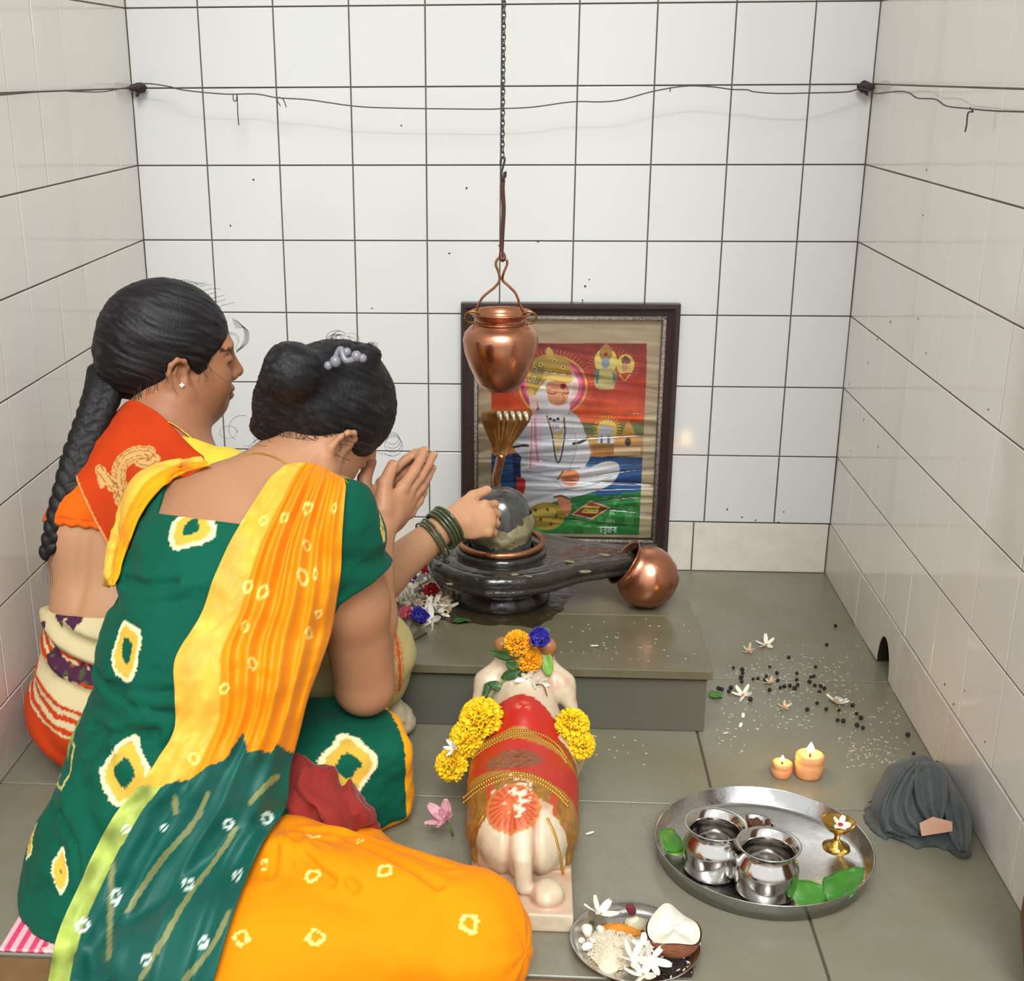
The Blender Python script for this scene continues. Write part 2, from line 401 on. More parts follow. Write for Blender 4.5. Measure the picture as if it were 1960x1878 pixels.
struct('trim_2', xf((Vj, Fj), (1.318, -1.318, 0), rotm(0, 0, math.radians(-17))), m_jamb)
m_hall = mat('hall_floor_stone', (150, 146, 136), rough=.5, noise=.5, nscale=5)
struct('floor_hall', box(-4, 5, -7, -1.56, -.3, -.2), m_hall)
m_ceil = mat('whitewashed_ceiling', (225, 224, 218), rough=.9, noise=.2, nscale=4)
struct('ceiling', box(-.4, 1.6, -1.45, .12, 2.95, 3.05), m_ceil)
# ------------------------------------------------------------------ light
def area(name, loc, target, sx, sy, power, col=(1, 1, 1)):
    ld = bpy.data.lights.new(name, 'AREA'); ld.shape = 'RECTANGLE'; ld.size = sx; ld.size_y = sy; ld.energy = power; ld.color = col
    o = bpy.data.objects.new(name, ld); COL.objects.link(o); o.location = loc
    o.rotation_euler = (Vector(target) - Vector(loc)).to_track_quat('-Z', 'Y').to_euler(); return o
area('tube_light', (.62, -2.05, 2.75), (.60, -.35, .4), 1.1, .06, 11, (1, .98, .955))
sd_ = bpy.data.lights.new('daylight', 'SUN'); sd_.energy = 1.6; sd_.angle = math.radians(24); sd_.color = (1, .985, .955); so_ = bpy.data.objects.new('daylight', sd_); COL.objects.link(so_)
so_.location = (.8, -4, 4); so_.rotation_euler = Vector((-.06, .72, -.69)).to_track_quat('-Z', 'Y').to_euler()
w = bpy.data.worlds.new('hall_daylight'); SC.world = w; w.use_nodes = True; nt = w.node_tree; N = nt.nodes; Lk = nt.links
bg = N['Background']; tc = N.new('ShaderNodeTexCoord'); sp = N.new('ShaderNodeSeparateXYZ'); Lk.new(tc.outputs['Generated'], sp.inputs[0])
cr = N.new('ShaderNodeValToRGB'); mp = N.new('ShaderNodeMapRange'); mp.inputs['From Min'].default_value = -1; mp.inputs['From Max'].default_value = 1
Lk.new(sp.outputs['Z'], mp.inputs['Value']); Lk.new(mp.outputs['Result'], cr.inputs['Fac'])
e = cr.color_ramp.elements; e[0].position = .42; e[0].color = (.34, .33, .31, 1); e[1].position = .60; e[1].color = (.985, 1.0, 1.0, 1)
Lk.new(cr.outputs['Color'], bg.inputs['Color']); bg.inputs['Strength'].default_value = .85
SC.view_settings.view_transform = 'Standard'; SC.view_settings.look = 'None'; SC.view_settings.gamma = 1; SC.view_settings.use_curve_mapping = False
SC.view_settings.exposure = 0.55
# ------------------------------------------------------------------ stone platform
PZ = .117
m_slab = mat('wet_olive_stone', (112, 107, 86), rough=.22, spec=.5, noise=.9, nscale=5, col2=(88, 81, 58), bump=.1, bscale=50, rvar=.10)
m_riser = mat('grey_riser_stone', (92, 92, 83), rough=.5, noise=.8, nscale=7, col2=(86, 84, 72), bump=.15, bscale=60)
pf = thing('stone_platform', 'low olive grey stone platform carrying the black stone linga', 'platform', (.66, -.54, 0))
part('riser', box(.34, .966, -.747, -.335, 0, PZ - .0195, bev=.002), m_riser, pf, False)
yj = flo(1150, 1176, PZ)[1]
part('top_slab', box(.33, .974, -.758, yj - .001, PZ - .0165, PZ, bev=.0018), m_slab, pf, False)
part('top_slab', box(.33, .967, yj + .001, -.33, PZ - .0165, PZ, bev=.0018), m_slab, pf, False)
part('shadow_gap', box(.338, .966, -.751, -.333, PZ - .0205, PZ - .0165), mat('painted_gap_shade', (44, 40, 32), rough=.9), pf, False)  # dark strip added under the slab nose as a painted shadow line
# ------------------------------------------------------------------ stone linga
LC = np.array([.619, -.465]); 
m_black = mat('wet_black_stone', (48, 46, 40), rough=.16, spec=.6, noise=.9, nscale=38, col2=(30, 28, 24), bump=.35, bscale=70, coat=.25, rvar=.1)
m_dome = mat('smooth_dark_grey_stone', (70, 72, 70), rough=.2, spec=.6, noise=.9, nscale=24, col2=(40, 40, 38), bump=.15, bscale=60, coat=.3)
m_paste = mat('ash_paste_smear', (136, 130, 98), rough=.5, noise=.9, nscale=50, col2=(92, 86, 62), bump=.4, bscale=120)
lg = thing('stone_linga', 'wet black stone linga on a round spouted plate, standing on the stone platform', 'shrine stone', (LC[0], LC[1], PZ))
def plan(P):                 # plan outline of the spouted plate
    q = P[:, :2] - LC
    d = ln(q) - .136
    t = np.clip(q[:, 0] / .245, 0, 1); hw = .112 - .072 * t
    e = np.maximum(np.abs(q[:, 1] - (.012 * t)) - hw, np.maximum(q[:, 0] - .247, -q[:, 0]))
    return smin(d, e, .05)
def f_plate(P):
    d = plan(P); t = np.clip((P[:, 0] - LC[0] - .10) / .15, 0, 1)
    zc = .190 + .004 * t; hh = .020 - .003 * t
    w = np.stack([d + .012, np.abs(P[:, 2] - zc) - hh + .012], 1)
    e = ln(np.maximum(w, 0)) + np.minimum(w.max(1), 0) - .012
    e = e + .0035 * np.exp(-((d + .026) / .006) ** 2) * (P[:, 2] > zc)          # groove inside the rim
    e = e + .0030 * np.exp(-((P[:, 2] - zc + .004) / .004) ** 2) * (d > -.02)
    b = smin(e, np.maximum(ln(P[:, :2] - LC) - .060 - .04 * np.clip((.19 - P[:, 2]) / .05, 0, 1), np.abs(P[:, 2] - .175) - .02), .02)
    return b + .0009 * fbm(P, 60, 3)
V, F = sdfmesh(f_plate, (.46, -.63, .14), (.89, -.30, .23), .0032)
part('spouted_plate', (V, F), m_black, lg)
part('pedestal', lathe([(.086, PZ), (.091, PZ + .008), (.089, PZ + .020), (.082, PZ + .028), (.079, PZ + .036), (.084, PZ + .044), (.098, PZ + .052), (.116, PZ + .060)], 72, (LC[0], LC[1], 0)), m_black, lg)
part('collar', lathe([(.079, .205), (.083, .209), (.083, .216), (.079, .221), (.060, .221)], 64, (LC[0], LC[1], 0), cap0=False, cap1=False), m_black, lg)
pr = [(.056, .20), (.0555, .25), (.054, .275), (.0515, .292), (.046, .308), (.036, .321), (.022, .329), (.009, .332), (.0005, .3325)]
V, F = lathe(pr, 64, (LC[0], LC[1], 0), cap0=False)
V = V + (fbm(V, 55, 8)[:, None] * .0007)
part('linga_stone', (V, F), m_dome, lg)
# yellowish paste smeared round the stone, thicker on the side towards the room
def f_paste(P):
    q = P[:, :2] - LC; rr = ln(q); a = np.arctan2(q[:, 1], q[:, 0])
    zc = .257 + .008 * np.sin(a * 2 + 1) + .006 * fbm(P, 40, 5)
    th = .0045 * np.clip(1.15 - np.abs(P[:, 2] - zc) / .015, -1.2, 1) + .002 * fbm(P, 70, 9)
    arcw = np.clip(np.cos(a + .9) * 2.0 + .5, -1, 1) * .003
    return (rr - .0555 - th + .0016 - arcw * .6) * .7
V, F = sdfmesh(lambda P: smax(f_paste(P), -(ln(P[:, :2] - LC) - .050), .002), (.55, -.535, .205), (.69, -.39, .285), .0026)
part('paste_smear', (V, F), m_paste, lg)
# wet crumbs of flower paste on the plate
for (u, v, a) in ((1155, 1062, .013), (1090, 1075, .011), (1120, 1094, .012), (1010, 1103, .009), (985, 1100, .008), (850, 1072, .009), (838, 1080, .008), (860, 1118, .007)):
    c = flo(u, v, .2095); part('paste_crumb', xf(ball((0, 0, 0), (a, a * .45, .0022), 12, 6), c, rotm(0, 0, random.uniform(-.5, .5))), m_paste, lg)
# ------------------------------------------------------------------ copper cobra
m_cop = mat('aged_copper', (186, 132, 96), rough=.36, metal=1.0, noise=.7, nscale=26, col2=(134, 92, 68), bump=.35, bscale=90, rvar=.12)
m_cop2 = mat('polished_copper', (204, 142, 112), rough=.28, metal=1.0, noise=.7, nscale=14, col2=(160, 102, 80), bump=.10, bscale=60, rvar=.08)
m_bronze = mat('bronze_brass', (178, 136, 86), rough=.34, metal=1.0, noise=.7, nscale=30, col2=(130, 92, 56), bump=.3, bscale=90)
cb = thing('cobra_ornament', 'copper cobra with spread hood rearing behind the black stone linga', 'ornament', (LC[0], LC[1], .214))
a = np.linspace(math.radians(78), math.radians(78 + 352), 110)
ring = np.stack([LC[0] + .0755 * np.cos(a), LC[1] + .0755 * np.sin(a), .2265 + .004 * np.clip((a - a[0]) / 6, 0, 1)], 1)
part('coiled_body', tube(ring, np.interp(np.linspace(0, 1, 110), [0, .03, .9, 1], [.0050, .0062, .0058, .003]), 14), m_cop, cb)
nk = spline([ring[0], (.6225, -.393, .262), at(950, 925, -.392), at(955, 893, -.394), at(960, 868, -.398)], 30)
part('neck', tube(nk, np.interp(np.linspace(0, 1, 30), [0, .5, 1], [.0072, .0125, .0135]), 14, flat=.62), m_cop, cb)
def hood_row(t):             # half width and centre of the spread hood, 0 at the neck, 1 at the heads
    return np.interp(t, [0, .2, .45, .75, .93, 1], [.0115, .0165, .030, .0445, .047, .040])
rows = []
for i, t in enumerate(np.linspace(0, 1, 34)):
    c = np.array(at(np.interp(t, [0, 1], [958, 970]), np.interp(t, [0, 1], [872, 782]), -.398)); w = hood_row(t); row = []
    for s in np.linspace(-1, 1, 41):
        rib = .0011 * math.cos(s * 30) * (1 - abs(s)) * (t > .15)
        row.append(c + np.array([w * s, -.006 + .020 * s * s * t + .016 * t * t * (1 - s * s) * -.7 + rib, -.006 * s * s * t]))
    rows.append(row)
part('hood', sheet(rows, .0035), m_bronze, cb)
for k in range(5):           # five little heads along the top, each curling forward
    s = -.62 + .31 * k + .10; c = np.array(rows[-2][20]) + np.array([.038 * s + .006, -.001, -.004])
    P = spline([c + (0, .004, -.006), c + (0, -.004, .003), c + (.003, -.012, .001), c + (.005, -.015, -.008)], 12)
    h = part('serpent_head', tube(P, np.interp(np.linspace(0, 1, 12), [0, .6, 1], [.0035, .0045, .002]), 8), mat('pale_worn_brass', (226, 212, 184), rough=.4, metal=.6), cb)
# ------------------------------------------------------------------ hanging copper pot, rod, hook, chain
def pot_profile(s=1.0):
    o = [(.027, .0), (.040, .012), (.055, .042), (.063, .066), (.066, .088), (.063, .100), (.054, .110), (.044, .116), (.0425, .120), (.046, .128), (.052, .136), (.054, .1375), (.0545, .135)]
    return o
hy = -.465; hb = np.array(at(958, 745, hy)); hb[0] = .6145
sc = 1.0
prof = [(0.0005, .001), (.018, .0), *pot_profile()[0:], (.0515, .1335), (.0425, .124), (.040, .118), (.050, .108), (.060, .09), (.056, .05), (.03, .008), (.0005, .006)]
hp = thing('hanging_pot', 'round copper pot with a wire handle hanging over the black stone linga', 'pot', tuple(hb))
part('pot_body', lathe(prof, 72, tuple(hb), cap0=False, cap1=False, wob=lambda a, z: .006 * np.sin(3 * a + z * 30) + .004 * np.sin(5 * a)), m_cop2, hp)
part('neck_wire', tube(np.stack([hb[0] + .0445 * np.cos(np.linspace(0, 6.283, 48, endpoint=False)), hb[1] + .0445 * np.sin(np.linspace(0, 6.283, 48, endpoint=False)), np.full(48, hb[2] + .1185)], 1), .0016, 8, True), m_cop, hp)
for sgn in (-1, 1):
    c = hb + np.array([sgn * .049, 0, .127]); b = np.linspace(0, 2 * math.pi, 26, endpoint=False)
    part('lug', tube(np.stack([c[0] + .0125 * np.cos(b), c[1] - .003 * np.sin(b), c[2] + .0105 * np.sin(b)], 1), .0021, 8, True), m_bronze, hp)
hpts = [(912.7, 601), (914, 588), (924, 569), (945.7, 550.8), (955.6, 537.6), (955, 524), (949, 506), (953, 495.5), (961, 492), (969, 497), (970.5, 506), (964, 522.7), (962, 536), (972, 546), (987, 562), (996, 585), (1006, 603)]
P = spline([at(u, v, hy - (.0055 if i in (9, 10, 11) else 0)) for i, (u, v) in enumerate(hpts)], 110)
part('wire_handle', tube(P, .0023, 8), m_cop, hp)
m_rod = mat('rusty_rod', (104, 74, 66), rough=.5, metal=.7, noise=.6, nscale=60, col2=(70, 50, 46))
m_chain = mat('dark_steel_chain', (88, 86, 92), rough=.45, metal=.8, noise=.5, nscale=90, col2=(50, 46, 44))
rd = thing('hanging_rod', 'thin rusty rod hooked between the chain and the copper pot', 'rod', tuple(at(960, 490, hy)))
P = spline([at(964, 344, hy), at(962, 360, hy), at(964, 400, hy), at(962, 440, hy), at(960, 480, hy), at(958.5, 491, hy - .004), at(962, 498, hy - .006), at(965, 492, hy - .004), at(963, 484, hy)], 60)
part('shaft', tube(P, np.interp(np.linspace(0, 1, 60), [0, .1, .8, 1], [.003, .0036, .0036, .0026]), 8), m_rod, rd)
b = np.linspace(0, 2 * math.pi, 24, endpoint=False); c = np.array(at(963, 339, hy))
part('eye', tube(np.stack([c[0] + .0015 * np.sin(b), c[1] + .0055 * np.cos(b), c[2] + .0065 * np.sin(b)], 1), .002, 8, True), m_rod, rd)
P = spline([at(958, 318, hy), at(959, 306, hy), at(963, 300, hy), at(966, 306, hy), at(962, 322, hy), at(959, 334, hy), at(962, 343, hy - .001), at(967, 338, hy), at(968, 328, hy)], 60)
solo('s_hook', tube(P, .0019, 8), m_chain, 'small dark s shaped hook joining the chain to the rusty rod', 'hook', loc=tuple(at(962, 320, hy)))
top = np.array([.6170, hy, 2.44]); bot = np.array(at(961.5, 301, hy)); n = int((top[2] - bot[2]) / .0083); L = []
for i in range(n):
    c = bot + (top - bot) * (i + .5) / n; h = .0062; w = .0032; t = np.linspace(0, 2 * math.pi, 14, endpoint=False)
    q = np.stack([w * np.cos(t), 0 * t, h * np.sin(t)], 1); ang = (math.pi / 2 * (i % 2)) + .5
    L.append(tube(q @ rotm(0, 0, ang).T + c, .00105, 5, True))
L.append(tube([top, top + (0, 0, .01)], .004, 8))
solo('hanging_chain', join(*L), m_chain, 'thin dark chain hanging down the middle from above', 'chain', loc=tuple(top))
# ------------------------------------------------------------------ copper pot tipped over at the spout
ax = np.array([-.80, -.10, .55]); ax /= np.linalg.norm(ax); R = frame_from(ax, (0, 1, 0))
s2 = .95; prof2 = [(0.0005, .000), (.022, .0005), (.036, .006), (.052, .024), (.060, .045), (.061, .060), (.056, .078), (.047, .090), (.0405, .0965), (.040, .101), (.043, .108), (.047, .1115), (.0475, .1100), (.0425, .104), (.038, .100), (.039, .096), (.045, .088), (.054, .077), (.058, .058), (.050, .026), (.0005, .004)]
c0 = np.array([.8885, -.487, .172]) - ax * .050 * s2
Vp, Fp = lathe([(r * s2, z * s2) for r, z in prof2], 64, cap0=False, cap1=False, wob=lambda a, z: .012 * np.sin(2 * a + z * 40) + .008 * np.sin(3 * a + 1))
Vp = Vp + ln(Vp)[:, None] * 0; Vp = Vp @ R.T + c0; Vp[:, 2] += PZ - Vp[:, 2].min()
tp = thing('copper_pot', 'copper pot lying tipped over on the platform with its mouth at the spout', 'pot', (c0[0], c0[1], PZ))
part('pot_body', (Vp, Fp), m_cop2, tp)
# ------------------------------------------------------------------ framed print
PYB = -.004; PYF = -.030
m_fr = mat('dark_brown_moulding', (58, 42, 40), rough=.3, noise=.5, nscale=40, col2=(34, 24, 24), bump=.15, bscale=120)
m_gilt = mat('worn_silver_beading', (168, 158, 148), rough=.4, metal=.3, noise=.95, nscale=230, col2=(44, 36, 36), bump=.9, bscale=260)
m_mount = mat('yellowed_paper_mount', (222, 206, 172), rough=.7, noise=.7, nscale=12, col2=(196, 172, 128), bump=.3, bscale=25, stretch=(1, 1, 4))
TLc = np.array([at(882, 581, PYF)[0], at(882, 581, PYF)[2]]); x0 = TLc[0]; z1 = TLc[1]; x1 = at(1304, 584, PYF)[0]; z0 = at(1283, 1066, PYF)[2]; z0 = max(z0, .026)
FW = .036
pic = thing('framed_print', 'large framed devotional print in a dark moulding leaning behind the black stone linga', 'picture', ((x0 + x1) / 2, PYB, z0))
def rail(a, b, nin, ln_):    # moulding with a stepped section mitred at both corners
    sec = [(0, 0), (0, .022), (.004, .026), (.009, .026), (.013, .022), (.017, .020), (.026, .017), (.029, .019), (.033, .019), (.036, .014), (.036, 0)]
    a, b = np.array(a, float), np.array(b, float); d = (b - a) / np.linalg.norm(b - a); V = []
    for e, s in ((a, 1), (b, -1)):
        for o, h in sec: V.append((*(e + nin * o + d * o * s), h))
    n = len(sec); V = [(x, PYB - h, z) for x, z, h in V]
    F = [(i, (i + 1) % n, n + (i + 1) % n, n + i) for i in range(n)]; F += [tuple(range(n))[::-1], tuple(range(n, 2 * n))]
    return V, F
for a, b, nin in (((x0, z0), (x0, z1), np.array([1, 0])), ((x1, z1), (x1, z0), np.array([-1, 0])), ((x0, z1), (x1, z1), np.array([0, -1])), ((x1, z0), (x0, z0), np.array([0, 1]))):
    r = part('frame_rail', rail(a, b, nin, 0), m_fr, pic, False)
    d = np.array(b, float) - np.array(a, float); L = np.linalg.norm(d); d /= L
    p0 = np.array(a) + nin * .031 + d * .031; p1 = np.array(b) + nin * .031 - d * .031
    part('beading', tube([(p0[0], PYB - .018, p0[1]), (p1[0], PYB - .018, p1[1])], .0042, 8), m_gilt, r)
part('paper_mount', box(x0 + .03, x1 - .03, PYB - .006, PYB - .003, z0 + .03, z1 - .03), m_mount, pic, False)
PYP = PYB - .0072
px0 = at(941, 655, PYP)[0]; pz1 = at(941, 655, PYP)[2]; px1 = at(1240, 657, PYP)[0]; pz0 = at(1222, 1024, PYP)[2]
def zpix(Q):                 # design coordinates of the print (units of a traced drawing 1515 wide)
    v = (Q - CAMP) @ CAMR; return (PX + FPX * v[:, 0] / -v[:, 2] - 850) / .33003, (PY - FPX * v[:, 1] / -v[:, 2] - 460) / .33003
nx, nz = 330, 420
gx, gz = np.meshgrid(np.linspace(px0, px1, nx), np.linspace(pz0, pz1, nz)); G = np.stack([gx, np.full_like(gx, PYP), gz], -1)
PU, PV = zpix(G.reshape(-1, 3)); PC = np.zeros((len(PU), 3))
def inpoly(poly):
    q = np.asarray(poly, float); c = np.zeros(len(PU), bool); j = len(q) - 1
    for i in range(len(q)):
        a, b = q[i], q[j]
        if a[1] != b[1]: c ^= ((a[1] > PV) != (b[1] > PV)) & (PU < (b[0] - a[0]) * (PV - a[1]) / (b[1] - a[1]) + a[0])
        j = i
    return c
def pt(mask, col, a=1.0):
    PC[mask] = PC[mask] * (1 - a) + lin(col) * a
def pell(cx, cy, rx, ry, col, a=1.0, ang=0):
    c, s = math.cos(ang), math.sin(ang); X = (PU - cx) * c + (PV - cy) * s; Y = -(PU - cx) * s + (PV - cy) * c
    pt((X / rx) ** 2 + (Y / ry) ** 2 < 1, col, a)
def ppoly(pts, col, a=1.0, smooth=True):
    P = np.array(pts, float)
    if smooth: P = spline(np.concatenate([P, P[:1]]), len(P) * 6)
    pt(inpoly(P), col, a)
def pline(pts, w, col, a=1.0, smooth=True):
    P = spline(pts, max(2, len(pts) * 6)) if smooth and len(pts) > 2 else np.array(pts, float); m = np.zeros(len(PU), bool)
    for p, q in zip(P[:-1], P[1:]):
        e = q - p; t = np.clip(((PU - p[0]) * e[0] + (PV - p[1]) * e[1]) / (e @ e + 1e-9), 0, 1)
        m |= (PU - p[0] - t * e[0]) ** 2 + (PV - p[1] - t * e[1]) ** 2 < w * w / 4
    pt(m, col, a)
nz2 = fbm(np.stack([PU / 60, PV / 60, PU * 0], 1), 1, 3)
for c0_, c1_, a_, b_ in (((134, 40, 34), (196, 60, 36), 590, 850), ((196, 60, 36), (226, 96, 48), 850, 1010), ((226, 96, 48), (196, 120, 70), 1010, 1130)):
    t = np.clip((PV - a_) / (b_ - a_), 0, 1)[:, None]; m = PV >= a_ - 40
    PC[m] = (lin(c0_) * (1 - t) + lin(c1_) * t)[m]
PC *= (1 + .18 * nz2)[:, None]
m = PV > 1060; pt(m & (PV < 1200 + 10 * nz2), (120, 132, 84))                          # far bank
pt((PV > 1130) & (PU > 820) & (PV < 1262), (196, 150, 90), .8)
pt((PV > 1255 + 6 * nz2) | ((PU < 640) & (PV > 1240)), (36, 82, 136)); pt((PV > 1300) & (PV < 1330), (96, 140, 190), .5)
pt((PV > 1480 + 20 * nz2 - .08 * (PU - 900)) , (44, 126, 60)); pt((PV > 1480) & (nz2 > .35), (90, 160, 86), .7)
# temples and low sun
for k in range(26):
    t = k / 26 * 6.283; pline([(945, 1095), (945 + 78 * math.cos(t), 1095 + 78 * math.sin(t))], 7, (244, 190, 80), .8, False)
pell(945, 1098, 58, 58, (246, 214, 110)); pt(inpoly([(895, 1090), (900, 1150), (890, 1175), (985, 1175), (975, 1120), (990, 1090), (960, 1075), (930, 1068)]), (206, 214, 222))
pt(inpoly([(893, 1120), (893, 1178), (982, 1178), (982, 1120)]), (188, 196, 204)); pt(inpoly([(905, 1135), (905, 1178), (922, 1178), (922, 1135)]), (96, 104, 120)); pt(inpoly([(945, 1135), (945, 1178), (962, 1178), (962, 1135)]), (96, 104, 120))
ppoly([(1068, 1040), (1040, 1100), (1020, 1160), (1030, 1200), (1110, 1200), (1115, 1150), (1095, 1090)], (214, 170, 88)); pt(inpoly([(1015, 1140), (1015, 1205), (1118, 1205), (1118, 1140)]), (198, 148, 76)); pell(1066, 1170, 18, 26, (70, 54, 50))
pt(inpoly([(985, 1200), (985, 1245), (1140, 1245), (1140, 1200)]), (214, 190, 150)); pt(inpoly([(860, 1180), (860, 1240), (985, 1240), (985, 1180)]), (176, 120, 62))
# two small haloed figures
for k in range(40):
    t = k / 40 * 6.283; pline([(975, 750), (975 + 150 * math.cos(t), 750 + 128 * math.sin(t))], 8, (214, 112, 56), .5, False)
pell(938, 700, 66, 74, (236, 224, 130)); pell(1052, 722, 52, 60, (236, 218, 120))
ppoly([(900, 650), (912, 620), (940, 600), (964, 620), (975, 655), (962, 690), (912, 690)], (190, 140, 70)); pell(938, 662, 10, 10, (150, 30, 40)); pell(936, 712, 24, 30, (140, 168, 190))
ppoly([(900, 745), (978, 745), (1000, 800), (990, 860), (890, 860), (872, 800)], (196, 190, 130)); ppoly([(870, 760), (900, 750), (895, 820), (880, 830)], (92, 138, 120)); ppoly([(975, 755), (1000, 790), (985, 830)], (92, 138, 120)); pline([(915, 750), (938, 790), (962, 750)], 7, (224, 190, 90))
ppoly([(1030, 690), (1050, 668), (1078, 690), (1076, 715), (1034, 715)], (140, 90, 60)); pell(1048, 738, 19, 25, (226, 168, 120)); ppoly([(1015, 775), (1085, 770), (1105, 830), (1070, 865), (990, 862), (1000, 810)], (196, 70, 60)); pline([(1018, 780), (1048, 812), (1078, 778)], 8, (228, 186, 90))
# halo of the seated figure
for k in range(60):
    t = k / 60 * 6.283; pline([(632, 840), (632 + 226 * math.cos(t), 840 + 206 * math.sin(t))], 9, (206, 112, 60), .6, False)
pell(632, 845, 200, 180, (226, 176, 90)); pell(632, 845, 188, 168, (206, 72, 110)); pell(632, 845, 168, 150, (226, 120, 150)); pell(640, 845, 140, 128, (238, 214, 206)); pell(640, 850, 110, 104, (240, 232, 222))
# legs, robe, arms
ppoly([(440, 1300), (470, 1240), (600, 1230), (760, 1250), (850, 1330), (960, 1290), (1010, 1300), (1015, 1350), (960, 1420), (830, 1470), (700, 1500), (560, 1540), (470, 1560), (450, 1480), (430, 1390)], (206, 206, 210))
ppoly([(820, 1330), (930, 1285), (1000, 1290), (1016, 1330), (985, 1390), (890, 1440), (760, 1450), (740, 1400)], (216, 216, 218)); ppoly([(450, 1330), (560, 1310), (680, 1380), (720, 1440), (640, 1500), (500, 1500), (450, 1440)], (196, 198, 204))
pline([(740, 1440), (860, 1420), (970, 1370)], 8, (160, 164, 176), .7); pline([(470, 1340), (580, 1360), (690, 1430)], 8, (164, 168, 180), .7)
pt(inpoly([(395, 1240), (440, 1230), (450, 1480), (410, 1490)]), (28, 46, 90)); ppoly([(420, 1370), (470, 1390), (460, 1470), (420, 1460)], (176, 46, 44))
ppoly([(545, 985), (620, 960), (700, 970), (780, 1030), (815, 1120), (790, 1200), (800, 1290), (720, 1340), (600, 1330), (500, 1250), (430, 1240), (400, 1170), (450, 1080)], (204, 208, 214))
ppoly([(760, 1040), (800, 1080), (840, 1180), (845, 1260), (800, 1330), (740, 1390), (700, 1370), (740, 1290), (770, 1200), (755, 1120)], (214, 216, 220)); ppoly([(470, 1080), (520, 1080), (520, 1220), (600, 1320), (680, 1360), (660, 1400), (560, 1350), (450, 1260), (410, 1180)], (194, 198, 206))
pline([(750, 1180), (790, 1172), (830, 1150)], 16, (56, 46, 34)); pline([(405, 1200), (460, 1190), (520, 1196)], 14, (60, 48, 36)); pline([(758, 1120), (768, 1200), (740, 1290), (716, 1350)], 5, (150, 156, 170), .8)
pline([(596, 1020), (625, 1120), (645, 1250), (662, 1290), (680, 1250), (700, 1120), (696, 1030)], 9, (78, 60, 40)); ppoly([(632, 1120), (690, 1110), (668, 1230), (652, 1230)], (206, 178, 104), .8); pline([(600, 1030), (630, 1100), (650, 1160), (685, 1100), (692, 1020)], 6, (206, 170, 70), .8)
ppoly([(500, 1020), (560, 1000), (572, 1060), (560, 1200), (580, 1300), (500, 1330), (490, 1200), (505, 1100)], (214, 196, 206)); pline([(528, 1040), (530, 1150), (545, 1280)], 14, (190, 110, 120), .7); pline([(508, 1060), (505, 1200), (500, 1320)], 8, (206, 90, 60), .7)
# hands, foot
ppoly([(684, 1350), (730, 1330), (775, 1345), (785, 1385), (750, 1425), (700, 1415), (680, 1385)], (222, 140, 96)); pline([(700, 1372), (770, 1368)], 4, (170, 96, 66), .8); pline([(700, 1394), (762, 1392)], 4, (170, 96, 66), .8); pline([(690, 1340), (660, 1385)], 12, (150, 110, 50))
ppoly([(655, 1490), (690, 1478), (730, 1510), (738, 1560), (715, 1600), (690, 1585), (665, 1540)], (218, 142, 112)); pline([(640, 1490), (680, 1482), (722, 1500)], 12, (110, 74, 48))
# golden mace head, rug with a book
pell(592, 1600, 108, 80, (170, 148, 62)); pell(580, 1580, 70, 46, (206, 186, 96), .7)
for cx, cy in ((530, 1565), (600, 1562), (650, 1600), (560, 1620), (620, 1645)): pell(cx, cy, 10, 10, (110, 90, 34)); pell(cx, cy, 5, 5, (150, 40, 40))
pt(inpoly([(735, 1590), (850, 1510), (968, 1550), (860, 1620)]), (206, 178, 140)); pt(inpoly([(752, 1588), (852, 1520), (950, 1552), (856, 1610)]), (150, 50, 44)); pt(inpoly([(795, 1580), (820, 1540), (905, 1545), (885, 1588)]), (206, 184, 84)); pline([(815, 1556), (890, 1560)], 4, (110, 70, 40), 1, False); pline([(808, 1570), (882, 1574)], 4, (110, 70, 40), 1, False)
# crowned bearded head looking down
ppoly([(540, 870), (548, 960), (590, 1005), (660, 1010), (715, 990), (730, 930), (720, 860), (640, 830)], (222, 226, 230)); ppoly([(588, 850), (610, 820), (690, 820), (722, 860), (722, 900), (700, 950), (650, 960), (608, 930)], (224, 160, 116))
ppoly([(596, 930), (640, 958), (700, 955), (730, 930), (726, 985), (690, 1015), (620, 1010)], (232, 234, 236)); pline([(604, 884), (628, 892), (652, 884)], 6, (90, 56, 44)); pline([(694, 884), (708, 890), (722, 882)], 6, (90, 56, 44)); pline([(600, 866), (630, 858), (658, 866)], 5, (170, 110, 76)); pline([(684, 890), (698, 925), (680, 936)], 6, (176, 110, 76)); pline([(650, 948), (690, 946)], 5, (176, 80, 66), 1, False)
pell(690, 847, 17, 17, (150, 26, 34)); pell(690, 847, 6, 6, (70, 10, 16))
ppoly([(484, 860), (474, 780), (500, 710), (560, 670), (640, 660), (710, 690), (735, 740), (735, 820), (690, 828), (600, 810), (560, 850), (520, 900)], (190, 160, 72)); ppoly([(500, 820), (510, 740), (560, 700), (580, 760), (545, 840)], (150, 138, 70)); ppoly([(575, 800), (640, 780), (735, 790), (735, 826), (640, 812)], (214, 186, 96))
for cx, cy in ((690, 735), (692, 775), (650, 770), (610, 765), (525, 745), (560, 720), (640, 700), (520, 800)): pell(cx, cy, 12, 12, (226, 206, 130)); pell(cx, cy, 6, 6, (120, 40, 50))
ppoly([(600, 690), (590, 640), (610, 618), (636, 660), (640, 690)], (206, 176, 90)); pell(500, 880, 22, 24, (226, 190, 100)); ppoly([(490, 900), (520, 900), (540, 960), (520, 1010), (500, 970)], (236, 214, 200))
for k in range(3): pell(616 + 22 * k, 1036 + (8 if k == 1 else 0), 9, 9, (50, 40, 36))
